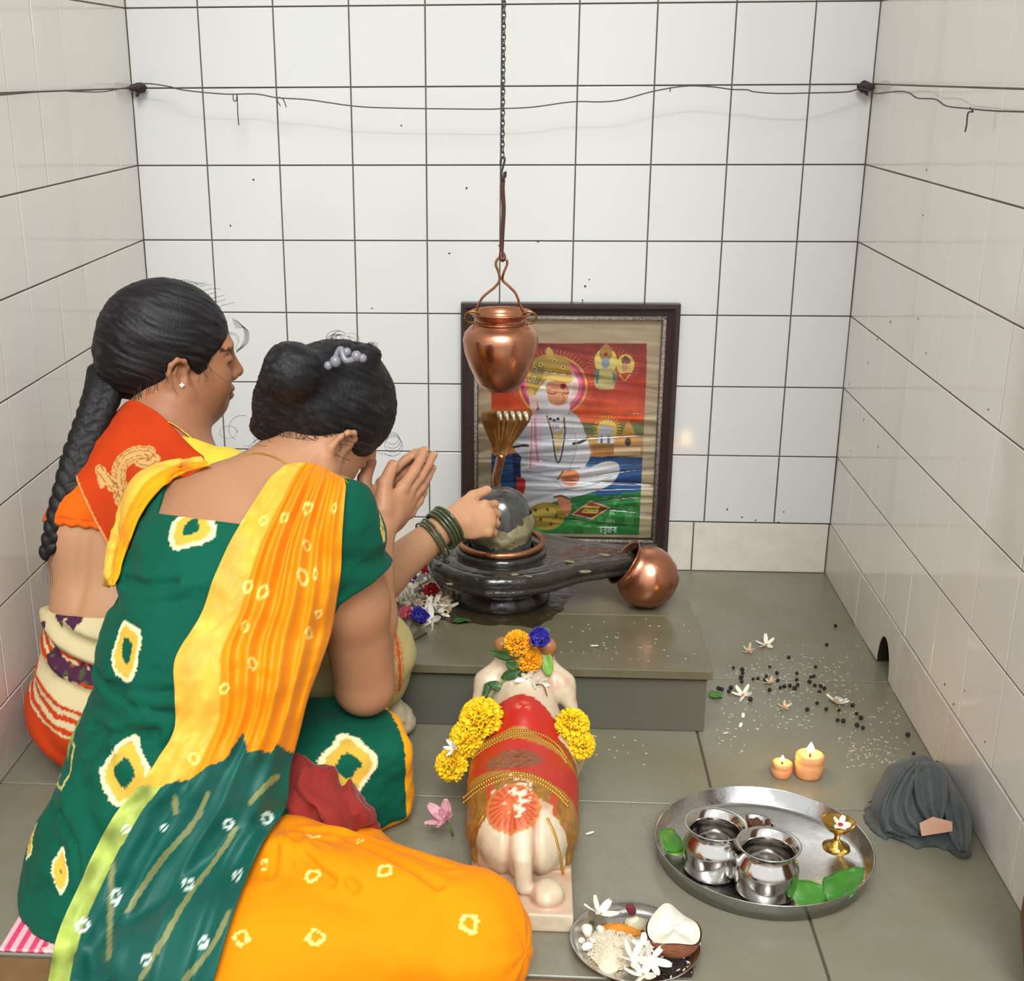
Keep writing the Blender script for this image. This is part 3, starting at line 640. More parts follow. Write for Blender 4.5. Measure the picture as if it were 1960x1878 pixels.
# lettering: on the chest and at the foot of the print
def letters(x, y, h, strokes, col, w):
    for s in strokes: pline([(x + a * h, y + b * h) for a, b in s], w, col, 1, False)
letters(626, 1072, 22, [[(-.05, 0), (2.0, 0)], [(.1, 0), (.4, .25), (.15, .5), (.5, 1)], [(.85, 0), (.85, 1)], [(1.2, 0), (1.2, .7), (1.75, .7)], [(1.75, 0), (1.75, 1)]], (120, 80, 80), 4)
letters(905, 1664, 30, [[(-.1, 0), (3.2, 0)], [(.25, 0), (.25, .3), (.02, .4), (.3, .6), (.05, .9), (.35, 1.05)], [(.62, .55), (.9, .5), (1.0, .5)], [(1.0, 0), (1.0, 1)], [(.8, 1.1), (1.05, 1.25), (1.15, 1.05)], [(1.3, 0), (1.3, .75), (1.7, .7)], [(1.7, 0), (1.7, 1)], [(2.05, 0), (2.05, 1)], [(2.3, .5), (2.8, .5)], [(2.8, 0), (2.8, 1)], [(3.05, 0), (3.05, 1)]], (224, 232, 226), 5)
letters(960, 1570, 24, [[(0, 0), (1.3, 0)], [(.35, 0), (.35, 1)], [(.0, .45), (.35, .45)], [(1.0, 0), (.7, .5), (1.1, .9)]], (190, 220, 190), 4)
letters(938, 1622, 22, [[(0, 0), (2.4, 0)], [(.4, 0), (.4, 1)], [(.9, 0), (.9, 1)], [(1.5, 0), (1.3, .6), (1.7, .9)], [(2.2, 0), (2.2, 1)]], (170, 210, 174), 3)
pt((PU < PU.min() + 7) | (PU > PU.max() - 7) | (PV < PV.min() + 7), (226, 190, 130), .8)
Vp, Fp = sheet(G)
part('print', (Vp, [f for f in Fp]), mat('printed_paper', (255, 255, 255), rough=.55, attr=True), pic, False, colors=np.clip(PC * 1.15, 0, 1))
# clear plastic wrapped round the frame, pulled into level creases
cx_ = np.linspace(x0 + .028, x1 - .028, 150); cz_ = np.linspace(z0 + .028, z1 - .03, 240); gx, gz = np.meshgrid(cx_, cz_)
Q = np.stack([gx * 1.6 + .05 * np.sin(gz * 17), gz * 0, (gz + .03 * np.sin((gx - x0) * 7 + gz * 9)) * 26], -1).reshape(-1, 3)
wr = fbm(Q, 1.0, 21, 3).reshape(gx.shape); wr = -np.abs(wr) * .0019 * np.clip((pz1 + .06 - gz) / .14, .25, 1)
for k_ in range(16):
    rk = np.random.default_rng(k_ + 3); hz = (.428, .200, .215, .245, .31, .26, .165, .14, .335, .45, .19, .23, .285, .12, .37, .205)[k_]; xc, xw = rk.uniform(.65, .90), rk.uniform(.05, .16)
    wr += rk.uniform(.0016, .0030) * np.exp(-((gz - hz - .010 * np.sin(gx * rk.uniform(8, 18) + k_) - rk.uniform(-.06, .06) * (gx - xc)) / .0022) ** 2) * np.exp(-((gx - xc) / xw) ** 2)
m_pl = bpy.data.materials.new('clear_plastic_wrap'); m_pl.use_nodes = True; nt = m_pl.node_tree; N = nt.nodes; Lk = nt.links
for n_ in list(N): N.remove(n_)
ou = N.new('ShaderNodeOutputMaterial'); mxs = N.new('ShaderNodeMixShader'); tr = N.new('ShaderNodeBsdfTransparent'); gl = N.new('ShaderNodeBsdfGlossy'); fr = N.new('ShaderNodeFresnel')
gl.inputs['Roughness'].default_value = .09; fr.inputs['IOR'].default_value = 1.5
Lk.new(fr.outputs[0], mxs.inputs[0]); Lk.new(tr.outputs[0], mxs.inputs[1]); Lk.new(gl.outputs[0], mxs.inputs[2]); Lk.new(mxs.outputs[0], ou.inputs[0])
part('plastic_wrap', sheet(np.stack([gx, PYB - .0165 + wr, gz], -1)), m_pl, pic, label='clear creased plastic wrap')
# ------------------------------------------------------------------ flower and leaf shapes (local, z up)
def petal(L, W, curl=.3, cup=.2, tip=.5, n=7, m=5, ruf=0.0, seed=0):
    t = np.linspace(0, 1, n)[:, None]; s = np.linspace(-1, 1, m)[None]
    w = W * (np.sin(np.pi * np.clip(t * .86 + .10, 0, 1)) ** tip)
    x = L * t + 0 * s; y = w * s / 2; z = L * curl * t ** 2 + cup * W * (s ** 2) * t + ruf * W * np.sin(5 * s + seed) * t
    return np.stack([x + ruf * L * .12 * np.cos(4 * s + seed), y, z], -1)
def flower(npet, L, W, lift=.35, curl=.2, cup=.25, tip=.6, twist=.25, th=.0005, seed=0, r0=.001):
    rg = np.random.default_rng(seed); out = []
    for i in range(npet):
        G = petal(L * rg.uniform(.9, 1.08), W * rg.uniform(.9, 1.1), curl + rg.uniform(-.15, .15), cup, tip, seed=i)
        R = rotm(0, 0, 2 * math.pi * i / npet + rg.uniform(-.15, .15)) @ rotm(twist, -lift + rg.uniform(-.15, .15), 0)
        out.append(xf(sheet(G, th), (0, 0, 0), R))
        out[-1] = (out[-1][0] + R @ np.array([r0, 0, 0]), out[-1][1])
    return join(*out)
def marigold(r, seed=0):
    rg = np.random.default_rng(seed); out = []
    for k, (phi, n) in enumerate(((.12, 5), (.38, 9), (.62, 13), (.86, 16), (1.1, 19), (1.34, 20), (1.6, 20))):
        for i in range(n):
            a = 2 * math.pi * (i + .5 * (k % 2)) / n + rg.uniform(-.1, .1); d = np.array([math.sin(phi) * math.cos(a), math.sin(phi) * math.sin(a), math.cos(phi) * .85])
            G = petal(r * .46, r * .40, -.25 + rg.uniform(-.3, .3), .35, .45, 4, 5, .22, rg.uniform(0, 6))
            R = frame_from(np.cross(d, (-math.sin(a), math.cos(a), 0)), d)
            R = R @ rotm(rg.uniform(-.5, .5), rg.uniform(-.5, .2), 0); out.append(xf(sheet(G, r * .02), d * r * .60, R))
    out.append(ball((0, 0, -.05 * r), (r * .66, r * .66, r * .5), 14, 8)); return join(*out)
def leaf(L, W, fold=.25, curl=-.25, th=.0006, tip=.7):
    n, m = 13, 7; t = np.linspace(0, 1, n)[:, None]; s = np.linspace(-1, 1, m)[None]
    w = W / 2 * np.sin(np.pi * np.clip(t, .012, .995) ** .72) ** tip * (1 + .04 * np.sin(t * 60) * (tip > .9))
    z = fold * w * np.abs(s) + curl * L * (t - .3) ** 2 + .03 * L * np.sin(t * 9) * s + .012 * L * np.cos(t * 22) * np.abs(s)
    return sheet(np.stack([L * t + 0 * s, w * s, z], -1), th)
def place(VF, loc, z=(0, 0, 1), x=None, scale=1.0, spin=0.0):
    return xf(VF, loc, frame_from(z, x) @ rotm(0, 0, spin), scale)
m_yel = mat('yellow_marigold_petal', (250, 212, 22), rough=.6, noise=.5, nscale=60, col2=(240, 180, 10))
m_ora = mat('orange_marigold_petal', (246, 176, 16), rough=.6, noise=.5, nscale=60, col2=(236, 140, 8))
m_wht = mat('white_petal', (238, 234, 220), rough=.55, sss=.1, noise=.4, nscale=90, col2=(222, 206, 178))
m_old = mat('wilted_cream_petal', (214, 194, 164), rough=.6, noise=.8, nscale=110, col2=(170, 132, 100))
m_blu = mat('blue_petal', (66, 60, 176), rough=.55, noise=.8, nscale=80, col2=(34, 26, 110))
m_red = mat('crimson_petal', (178, 26, 46), rough=.5, noise=.7, nscale=80, col2=(112, 14, 26))
m_pnk = mat('pink_petal', (222, 110, 124), rough=.55, noise=.6, nscale=90, col2=(206, 70, 84))
m_pale = mat('pale_pink_petal', (214, 160, 172), rough=.55, noise=.5, nscale=90, col2=(196, 132, 150))
m_lfd = mat('dark_green_leaf', (52, 92, 44), rough=.4, noise=.6, nscale=70, col2=(32, 66, 30))
m_lfl = mat('light_green_leaf', (120, 166, 62), rough=.4, noise=.6, nscale=60, col2=(90, 136, 44))
m_lfm = mat('betel_green_leaf', (66, 130, 40), rough=.35, noise=.6, nscale=50, col2=(52, 112, 34), bump=.3, bscale=140)
m_stem = mat('green_stem', (120, 150, 70), rough=.5)
m_orc = mat('orange_flower_tube', (226, 120, 50), rough=.5)
# ------------------------------------------------------------------ marble bull
bull_lab = 'small white marble bull statue in a painted red and gold saddle cloth facing the platform'
bu = thing('bull_statue', bull_lab, 'statue', (.668, -1.05, 0))
BX = .667
def f_bull(P):
    Q = P.copy(); Q[:, 0] = BX + np.abs(P[:, 0] - BX)      # mirror
    d = d_ell(P, (BX, -1.165, .072), (.068, .085, .060))
    d = smin(d, d_ell(P, (BX, -1.075, .078), (.080, .12, .060)), .035)
    d = smin(d, d_ell(P, (BX, -.985, .085), (.076, .085, .062)), .03)
    d = smin(d, d_ell(P, (BX, -.985, .135), (.030, .045, .036)), .028)       # hump
    d = smin(d, d_cone(P, (BX, -.955, .115), (BX, -.890, .165), .052, .042), .03)
    d = smin(d, d_ell(P, (BX, -.862, .172), (.040, .050, .040)), .02)        # head
    d = smin(d, d_cone(P, (BX, -.845, .165), (BX, -.815, .125), .032, .024), .02)
    d = smin(d, d_chain(Q, [(BX + .030, -.893, .186), (BX + .056, -.905, .158), (BX + .076, -.925, .122)], [.016, .020, .007], .01), .012)   # hanging ears
    d = smin(d, d_cone(Q, (BX + .028, -.895, .200), (BX + .034, -.905, .222), .016, .013), .008)
    d = smin(d, d_chain(Q, [(BX + .048, -1.17, .06), (BX + .058, -1.11, .045), (BX + .054, -1.19, .040)], [.026, .022, .014]), .015)
    d = smin(d, d_chain(Q, [(BX + .055, -.98, .06), (BX + .072, -.93, .045), (BX + .05, -.90, .04)], [.03, .022, .016]), .015)
    g = np.exp(-((Q[:, 0] - BX - .017) / .006) ** 2) * np.clip((-1.17 - P[:, 1]) / .03, 0, 1)
    d = d + .006 * g
    d = smin(d, d_chain(P, [(BX + .003, -1.215, .105), (BX + .002, -1.25, .075), (BX + .004, -1.256, .04)], [.010, .0125, .011]), .008)
    d = smin(d, d_ell(P, (BX + .034, -1.262, .034), (.022, .026, .016)), .008)
    b = d_box(P, (BX, -1.045, .0135), (.0675 , .252, .0135), r=.003)
    return smin(d, b, .006)
V, F = sdfmesh(f_bull, (.55, -1.31, -.001), (.79, -.78, .25), .0034)
V[:, 2] = np.maximum(V[:, 2], 0)
h3 = lambda u, v: hit(f_bull, u, v)
def plane3(a, b, c):
    n = np.cross(b - a, c - a); n /= np.linalg.norm(n); n *= np.sign(n[1]); return a, n
pl1 = plane3(h3(1003, 1405), h3(912, 1442), h3(1082, 1452)); pl2 = plane3(h3(985, 1482), h3(893, 1526), h3(1086, 1532))
s1 = (V - pl1[0]) @ pl1[1]; s2 = (V - pl2[0]) @ pl2[1]; dx = np.abs(V[:, 0] - BX)
MAR, RED, GOL, ORG_ = (lin(c) for c in ((212, 196, 168), (184, 40, 28), (150, 104, 44), (202, 96, 54)))
n1 = fbm(V, 60, 2); n2 = fbm(V, 200, 4)
C = np.tile(MAR, (len(V), 1)); C *= (1 - .10 * np.clip(n1, 0, 1))[:, None]
stain = np.clip(fbm(V, 28, 6) - .25, 0, .6)[:, None] * .9; C = C * (1 - stain) + lin((178, 110, 80)) * stain
crease = np.clip(np.exp(-((dx - .017) / .004) ** 2) * (V[:, 1] < -1.2) * (V[:, 2] > .032) + .8 * np.exp(-((V[:, 2] - .030) / .004) ** 2) * (V[:, 1] < -1.2), 0, 1)[:, None] * .6
C = C * (1 - crease) + lin((170, 92, 62)) * crease
bodyz = (V[:, 2] > .036)
hump = (s1 > 0) & (s1 < .055) & (V[:, 2] > .115 + .3 * dx) & (V[:, 1] < -.935) ; C[hump] = RED
side1 = (s1 > 0) & (s1 < .03) & bodyz & ~hump; C[side1] = lin((150, 60, 36))
red = (s1 <= 0) & (s2 > 0) & bodyz; C[red] = RED
cM = h3(981, 1545); cH = h3(984, 1452)
dM = ln((V - cM) * (1, .92, 1)); eH = np.sqrt(((V[:, 0] - cH[0]) / .040) ** 2 + ((V[:, 1] - cH[1]) / .026) ** 2)
half = red & (eH < 1); ang = np.arctan2(V[:, 1] - cH[1], V[:, 0] - cH[0]); k = (.5 + .5 * np.cos(ang * 34))[:, None]
C[half] = (lin((150, 92, 56)) * (1 - k) + lin((112, 56, 40)) * k)[half]
flap = (s2 <= 0) & bodyz & ((dx > .047 + .10 * np.clip(V[:, 1] + 1.13, -.1, 1)) | (s2 > -.034)) & (V[:, 1] > -1.205 - .2 * (dx - .06))
C[flap] = GOL
C[flap] *= (1 + .35 * n2[flap])[:, None]
edge = flap & (np.abs(dx - .047 - .10 * np.clip(V[:, 1] + 1.13, -.1, 1)) < .005); C[edge] = lin((184, 74, 38))
med = (dM < .036) & bodyz; an = np.arctan2(V[:, 1] - cM[1], V[:, 0] - cM[0]); k = ((.5 + .5 * np.cos(an * 22)) * np.clip(dM / .02, 0, 1))[:, None]
C[med] = (lin((214, 116, 70)) * (1 - k) + lin((178, 66, 38)) * k)[med]
rimm = (np.abs(dM - .035) < .0022) & bodyz; C[rimm] = lin((196, 120, 62))
band = ((np.abs(s1) < .007) | (np.abs(s2) < .008)) & bodyz; C[band] = lin((168, 118, 46))
pale = (fbm(V, 160, 9) > .28) & (ln((V - h3(990, 1515)) * (1.4, .6, 1)) < .028); C[pale] = lin((238, 214, 186))
hb_ = np.clip(1 - ln(V - h3(1000, 1352)) / .014, 0, 1)[:, None] * .8 * (fbm(V, 120, 3) > -.1)[:, None]; C = C * (1 - hb_) + lin((232, 160, 130)) * hb_
horn = (V[:, 2] > .2065) & (np.abs(dx - .032) < .03) & (V[:, 1] < -.86); C[horn] = lin((166, 110, 64))
m_bull = mat('painted_marble', (255, 255, 255), rough=.33, spec=.5, attr=True, noise=.25, nscale=70, bump=.12, bscale=120)
part('body', (V, F), m_bull, bu, colors=np.clip(C, 0, 1), label='white marble body with red and gold paint')
m_gold = mat('gold_paint', (206, 158, 72), rough=.3, metal=.85, noise=.4, nscale=60, col2=(150, 100, 40))
def beads(px, rows, r):
    P = spline(px, 46); out = []
    for dv in rows:
        for u, v in P:
            c = hit(f_bull, u, v + dv); out.append(ball(c, (r, r, r * .8), 8, 6))
    return join(*out)
part('beaded_strap', beads([(905, 1445), (935, 1424), (970, 1408), (1003, 1402), (1040, 1412), (1068, 1432), (1084, 1455)], (-4, 5), .0024), m_gold, bu)
part('beaded_strap', beads([(888, 1532), (915, 1510), (950, 1492), (985, 1484), (1025, 1492), (1060, 1512), (1086, 1538)], (-5, 4), .0027), m_gold, bu)
part('flap_trim', beads([(1048, 1568), (1062, 1600), (1072, 1640), (1078, 1675)], (0,), .0022), m_gold, bu)
part('flap_trim', beads([(925, 1562), (910, 1590), (902, 1620)], (0,), .0022), m_gold, bu)
# ------------------------------------------------------------------ flowers laid on the bull
def up_at(p): g = grad(f_bull, np.array([p]), .003)[0]; return g / np.linalg.norm(g)
cam_d = lambda p: (CAMP - p) / np.linalg.norm(CAMP - p)
def on_bull(u, v, lift, y=None):
    p = hit(f_bull, u, v) if y is None else np.array(at(u, v, y)); return p + (cam_d(p) * lift)
mg = [(918, 1376, .033, 'large yellow marigold on the left shoulder of the marble bull, upper of two touching'), (893, 1412, .028, 'yellow marigold tucked under the large one at the left shoulder of the bull'),
      (862, 1463, .0245, 'yellow marigold hanging lowest at the left side of the marble bull'), (1098, 1388, .026, 'yellow marigold on the right shoulder of the marble bull, upper of two'), (1112, 1424, .023, 'yellow marigold on the right shoulder of the marble bull, lower of two')]
mgy = [-1.005, -1.015, -1.03, -1.0, -1.01]
for i, (u, v, r, lab) in enumerate(mg):
    p = np.array(at(u, v, mgy[i])); r *= .98
    o = thing('marigold', lab, 'flower', tuple(p), 'garland marigolds on the bull')
    zz = cam_d(p) + np.array([(-.5 if u < 1000 else .5), 0, .3])
    part('petals', place(marigold(r, i + 3), p - .2 * r * zz, zz), m_yel, o)
    part('stalk', tube([p - zz * r * .3, p - zz * r * .5 + (0, .004, -.004), p - zz * r * .6 + (0, .012, -.006)], .002, 6), m_stem, o)
for i, (u, v, r) in enumerate(((990, 1232, .020), (1012, 1262, .020))):
    p = on_bull(u, v, .008, -.915); p = np.array(p)
    solo('marigold', place(marigold(r, 20 + i), p, cam_d(p) + (0, 0, .4)), m_ora, ('orange marigold between the bull horns, upper of two', 'orange marigold on the back of the bull head, lower of two')[i], 'flower', 'orange marigolds on the bull head', loc=tuple(p))
def blue_flower(name_loc, z, s, lab, grp=None, seed=0):
    o = thing('blue_flower', lab, 'flower', tuple(name_loc), grp)
    part('petals', place(join(flower(6, .020 * s, .020 * s, .75, .1, .4, .4, seed=seed), flower(5, .014 * s, .015 * s, 1.05, .1, .5, .4, seed=seed + 1)), name_loc, z), m_blu, o)
    part('calyx', place(lathe([(.001, -.006), (.003, -.003), (.003, .002)], 10), name_loc, z), m_stem, o); return o
p = np.array(on_bull(1028, 1228, .02, -.915)); blue_flower(p, cam_d(p) + (.1, 0, .5), 1.15, 'deep blue pea flower lying between the horns of the marble bull')
lf = [(1046, 1262, -.918, .050, .018, 100, m_lfl, 'long light green leaf beside the right horn of the bull'), (1034, 1212, -.905, .034, .017, 20, m_lfm, 'green leaf behind the blue flower on the bull head')]
for u, v, y, L, W, a, mm, lab in lf:
    p = np.array(at(u, v, y)); z = cam_d(p); x = CAMR @ np.array([math.cos(math.radians(a)), math.sin(math.radians(a)), 0])
    o = solo('leaf', place(xf(leaf(L, W), (-L / 2, 0, 0)), p, z, x), mm, lab, 'leaf', loc=tuple(p))
sp = thing('leaf_sprig', 'dark green leafy sprig lying on the back of the bull head', 'leaves', tuple(at(960, 1300, -.925)))
for u, v, a, L in ((962, 1252, 165, .036), (992, 1245, 80, .026), (985, 1275, -20, .028), (975, 1292, 200, .030), (1000, 1292, 20, .022), (948, 1312, 150, .026), (930, 1322, 250, .024), (926, 1345, 265, .026), (1010, 1300, -80, .022), (938, 1362, 10, .024)):
    p = np.array(at(u, v, -.935)); z = cam_d(p) + RNG.normal(0, .25, 3); x = CAMR @ np.array([math.cos(math.radians(a)), math.sin(math.radians(a)), 0])
    part('leaflet', place(xf(leaf(L, L * .55), (-L / 2, 0, 0)), p, z, x), m_lfd, sp)
part('stem', tube(spline([at(995, 1250, -.934), at(985, 1285, -.934), at(955, 1312, -.936), at(928, 1350, -.938)], 20), .0012, 6), m_stem, sp)
wf = [(1008, 1300, .020, 'white tuberose bloom on the back of the bull neck, upper of three'), (1028, 1312, .017, 'white tuberose bloom on the bull neck, right of three'), (985, 1325, .017, 'greenish white tuberose bloom on the bull neck, left of three'), (868, 1432, .014, 'small white bloom tucked between the marigolds left of the bull')]
for i, (u, v, L, lab) in enumerate(wf):
    p = np.array(at(u, v, -.942 if i < 3 else -1.045)); z = cam_d(p) + RNG.normal(0, .4, 3)
    o = thing('white_flower', lab, 'flower', tuple(p), 'white blooms of the garland')
    part('petals', place(flower(6, L, L * .42, .35, .3, .3, seed=40 + i), p, z), m_wht, o); part('tube', place(lathe([(.0012, -L * .8), (.002, 0)], 8), p, z), m_stem, o)
solo('garland_string', tube(spline([at(930, 1350, -.955), at(985, 1332, -.95), at(1035, 1310, -.95), at(1050, 1345, -.96), at(1066, 1385, -.985), at(1092, 1410, -1.0)], 40), .0011, 6), mat('brown_string', (120, 72, 52), rough=.8), 'thin brown string tying the garland round the bull neck', 'string')
pk = np.array(at(853, 1568, -1.09)); o = thing('pink_flower', 'pale pink flower hanging at the left flank of the marble bull', 'flower', tuple(pk))
part('petals', place(join(flower(5, .030, .016, .5, .3, .3, seed=77), flower(4, .020, .012, .9, .2, .3, seed=78)), pk, cam_d(pk) + (-.7, 0, .5)), m_pale, o)
part('stem', tube([pk, pk + (.006, .002, -.012), pk + (.010, .004, -.030)], .0018, 6), m_stem, o)
# ------------------------------------------------------------------ steel tray and what stands on it
m_steel = mat('brushed_steel', (196, 196, 194), rough=.22, metal=1.0, noise=.5, nscale=40, col2=(160, 158, 154), bump=.04, bscale=200, rvar=.08)
m_steel2 = mat('polished_steel', (206, 204, 200), rough=.13, metal=1.0, noise=.4, nscale=30, col2=(176, 172, 166), bump=.03, bscale=90)
m_brass = mat('yellow_brass', (212, 172, 84), rough=.22, metal=1.0, noise=.5, nscale=50, col2=(150, 112, 46), bump=.05, bscale=120)
tb, tf = flo(1462, 1507, .028), flo(1462, 1732, .028); tl, tr = flo(1253, 1602, .028), flo(1676, 1632, .028)
TC = np.array([(tl[0] + tr[0]) / 2, (tb[1] + tf[1]) / 2, 0]); TR = (tr[0] - tl[0]) / 2
tray = thing('steel_tray', 'large round steel tray on the floor holding two pots, leaves and a brass lamp', 'tray', tuple(TC))
R_ = TR
part('tray_body', lathe([(.001, .0), (R_ - .012, .0), (R_ - .006, .003), (R_ - .001, .027), (R_, .0285), (R_ - .0012, .029), (R_ - .0026, .0275), (R_ - .008, .005), (R_ - .013, .0022), (.001, .0018)], 120, tuple(TC), cap0=False, cap1=False), m_steel, tray)
TZ = .0021
def lota(loc, lab, s=1.0, sh=.0):
    o = thing('steel_pot', lab, 'pot', tuple(loc), 'steel pots on the tray')
    pr = [(.0005, 0), (.0365, 0), (.0398, .003), (.0414, .008), (.0418, .042), (.0404, .047), (.0335, .0585), (.0312, .0635), (.0325, .0675), (.0385, .0735), (.0418, .0755), (.0424, .0768), (.0416, .0776), (.038, .0752), (.032, .0690), (.0300, .0640), (.0320, .0580), (.0385, .049), (.0398, .044), (.039, .010), (.0005, .003)]
    part('pot_body', lathe([(r * s, z * s * .94) for r, z in pr], 72, tuple(loc), cap0=False, cap1=False), m_steel2, o)
    return o
l1 = flo(1364, 1664, TZ); l2 = flo(1464, 1704, TZ)
lota(l1, 'small steel water pot on the tray, the one farther from the camera'); lota(l2, 'small steel water pot on the tray, the nearer of the two')
bw = flo(1442, 1602, TZ); o = thing('steel_bowl', 'little steel bowl mostly hidden behind the two steel pots', 'bowl', tuple(bw))
part('bowl_body', lathe([(.0005, .0), (.012, 0), (.022, .008), (.027, .020), (.029, .0215), (.0262, .020), (.021, .009), (.0005, .002)], 48, tuple(bw), cap0=False, cap1=False), m_steel2, o)
m_dh = mat('dark_brown_resin', (92, 54, 34), rough=.8, noise=.8, nscale=120, col2=(52, 30, 20))
L = [ball(bw + np.array([RNG.normal(0, .008), RNG.normal(0, .008), .017 + RNG.uniform(0, .006)]), RNG.uniform(.003, .006, 3), 8, 6) for _ in range(22)]
tag(part('incense_crumbs', join(*L), m_dh, None, loc=tuple(bw + (0, 0, .02))), 'brown incense crumbs heaped in the little bowl on the tray', 'incense', kind='stuff')
lb = flo(1600, 1622, TZ); o = thing('brass_lamp', 'small brass stemmed oil lamp standing on the right of the tray', 'lamp', tuple(lb))
part('foot', lathe([(.0005, .0), (.0185, 0), (.0190, .002), (.012, .006), (.005, .012), (.0035, .018), (.005, .0205), (.0035, .023)], 40, tuple(lb), cap0=False, cap1=False), m_brass, o)
part('oil_cup', lathe([(.0035, .022), (.006, .025), (.016, .031), (.0225, .040), (.0235, .0415), (.0218, .041), (.015, .0335), (.0005, .031)], 44, tuple(lb), cap0=False, cap1=False), m_brass, o)
c = lb + np.array([.002, -.004, .039]); fo = thing('white_flower', 'white flower with a red heart lying in the brass lamp', 'flower', tuple(c))
part('petals', place(flower(5, .013, .009, .15, .1, .2, .4, seed=91), c, (0.1, -.35, 1)), m_wht, fo); part('heart', ball(c + (-.001, -.003, .003), (.0035, .0035, .002), 10, 6), m_red, fo)
def lay_leaf(u, v, z, L, W, a, mm, lab, tilt=(0, 0), grp=None, curl=-.2):
    p = flo(u, v, z); zz = np.array([tilt[0], tilt[1], 1.0]); x = np.array([math.cos(math.radians(a)), math.sin(math.radians(a)), 0])
    V, F = place(xf(leaf(L, W, .22, curl, tip=1.0), (-L / 2, 0, 0)), p, zz, x)
    return solo('betel_leaf', (V, F), mm, lab, 'leaf', grp, loc=tuple(p))
lay_leaf(1285, 1606, .022, .056, .040, 70, m_lfm, 'bright green betel leaf leaning on the tray rim left of the steel pots', (.5, -.25))
lay_leaf(1296, 1626, .012, .040, .034, 20, m_lfl, 'lighter betel leaf lying under the one at the left rim of the tray', (.2, -.1))
lay_leaf(1553, 1712, .014, .052, .046, 25, m_lfm, 'broad pale green betel leaf right of the nearer steel pot', (-.05, -.45))
lay_leaf(1618, 1690, .024, .074, .046, 38, mat('deep_betel_leaf', (58, 124, 34), rough=.3, noise=.6, nscale=50, col2=(36, 88, 24), bump=.3, bscale=140), 'darker betel leaf resting on the right rim of the tray', (-.35, -.30))
lay_leaf(1596, 1712, .008, .05, .036, 30, m_lfd, 'dark betel leaf lying under the two at the right of the tray', (0, -.05))
# ------------------------------------------------------------------ small plate of offerings
pb_, pf_ = flo(1217, 1732, .014), flo(1217, 1874, .014); pl_, pr_ = flo(1091, 1800, .014), flo(1343, 1810, .014)
PC_ = np.array([(pl_[0] + pr_[0]) / 2, (pb_[1] + pf_[1]) / 2, 0]); PR_ = (pr_[0] - pl_[0]) / 2
o = thing('offering_plate', 'small shallow steel plate of offerings on the floor near the front edge', 'plate', tuple(PC_))
part('plate_body', lathe([(.001, 0), (PR_ - .018, 0), (PR_ - .010, .003), (PR_ - .001, .013), (PR_, .0145), (PR_ - .0014, .015), (PR_ - .011, .0052), (PR_ - .019, .002), (.001, .0016)], 96, tuple(PC_), cap0=False, cap1=False), m_steel2, o)
PZ0 = .002
# heaps
def mound(u, v, rx, ry, h, z0=PZ0, seed=0, rot=0.0):
    c = flo(u, v, z0); t = np.linspace(0, 1, 9); a = np.linspace(0, 2 * math.pi, 36, endpoint=False); V = []
    for k in t:
        for b in a:
            w = 1 + .14 * math.sin(3 * b + seed) + .08 * math.sin(7 * b + 2 * seed); x, y = rx * k * w * math.cos(b), ry * k * w * math.sin(b)
            V.append(c + np.array([x * math.cos(rot) - y * math.sin(rot), x * math.sin(rot) + y * math.cos(rot), h * (1 - k ** 2)]))
    V = np.array(V); V[:, 2] += .0012 * fbm(V, 260, seed) * (V[:, 2] > z0 + .0005); return V, grid_faces(9, 36, True)[::-1]
def on_mound(c, rx, ry, h, n, fn, rg):
    out = []
    for _ in range(n):
        k, b = math.sqrt(rg.uniform(0, 1)), rg.uniform(0, 6.283); p = c + np.array([rx * k * math.cos(b), ry * k * math.sin(b), h * (1 - k * k) + .0008]); out.append(fn(p, rg))
    return join(*out)
m_rice = mat('white_rice', (226, 214, 190), rough=.5, noise=.3, nscale=200, col2=(200, 184, 154), sss=.1)
m_ses = mat('black_sesame', (44, 30, 28), rough=.5, noise=.6, nscale=160, col2=(24, 16, 16))
rg = np.random.default_rng(5)
def grain(p, g, L=.0032, w=.0009):
    d = g.normal(0, 1, 3) * (1, 1, .3); return xf(ball((0, 0, 0), (w, w, L), 5, 4), p, frame_from(d))
c = flo(1175, 1818, PZ0)
tag(part('rice_heap', join(mound(1175, 1818, .034, .040, .012, seed=1), on_mound(c, .034, .040, .012, 420, grain, rg)), m_rice, None, loc=tuple(c)), 'heap of pale white rice at the left of the small plate', 'rice', kind='stuff')
c = flo(1288, 1840, PZ0)
tag(part('sesame_heap', join(mound(1288, 1840, .026, .030, .007, seed=4), on_mound(c, .028, .032, .007, 500, lambda p, g: xf(ball((0, 0, 0), (.0009, .0006, .0015), 5, 4), p, frame_from(g.normal(0, 1, 3))), rg)), m_ses, None, loc=tuple(c)), 'heap of black sesame seeds below the coconut on the small plate', 'sesame', kind='stuff')
c = flo(1288, 1843, PZ0); tag(part('rice_grains', on_mound(c, .026, .030, .009, 26, grain, rg), m_rice, None, loc=tuple(c)), 'white rice grains sprinkled on the black sesame', 'rice', kind='stuff')
m_tur = mat('orange_turmeric', (206, 136, 34), rough=.8, noise=.6, nscale=90, col2=(176, 104, 28), bump=.4, bscale=150)
solo('turmeric_lump', join(mound(1185, 1783, .028, .012, .011, seed=2)), m_tur, 'flat orange turmeric lump behind the rice on the small plate', 'spice')
m_crys = mat('sugar_crystal', (226, 222, 212), rough=.25, noise=.4, nscale=60, col2=(206, 196, 176), sss=.15)
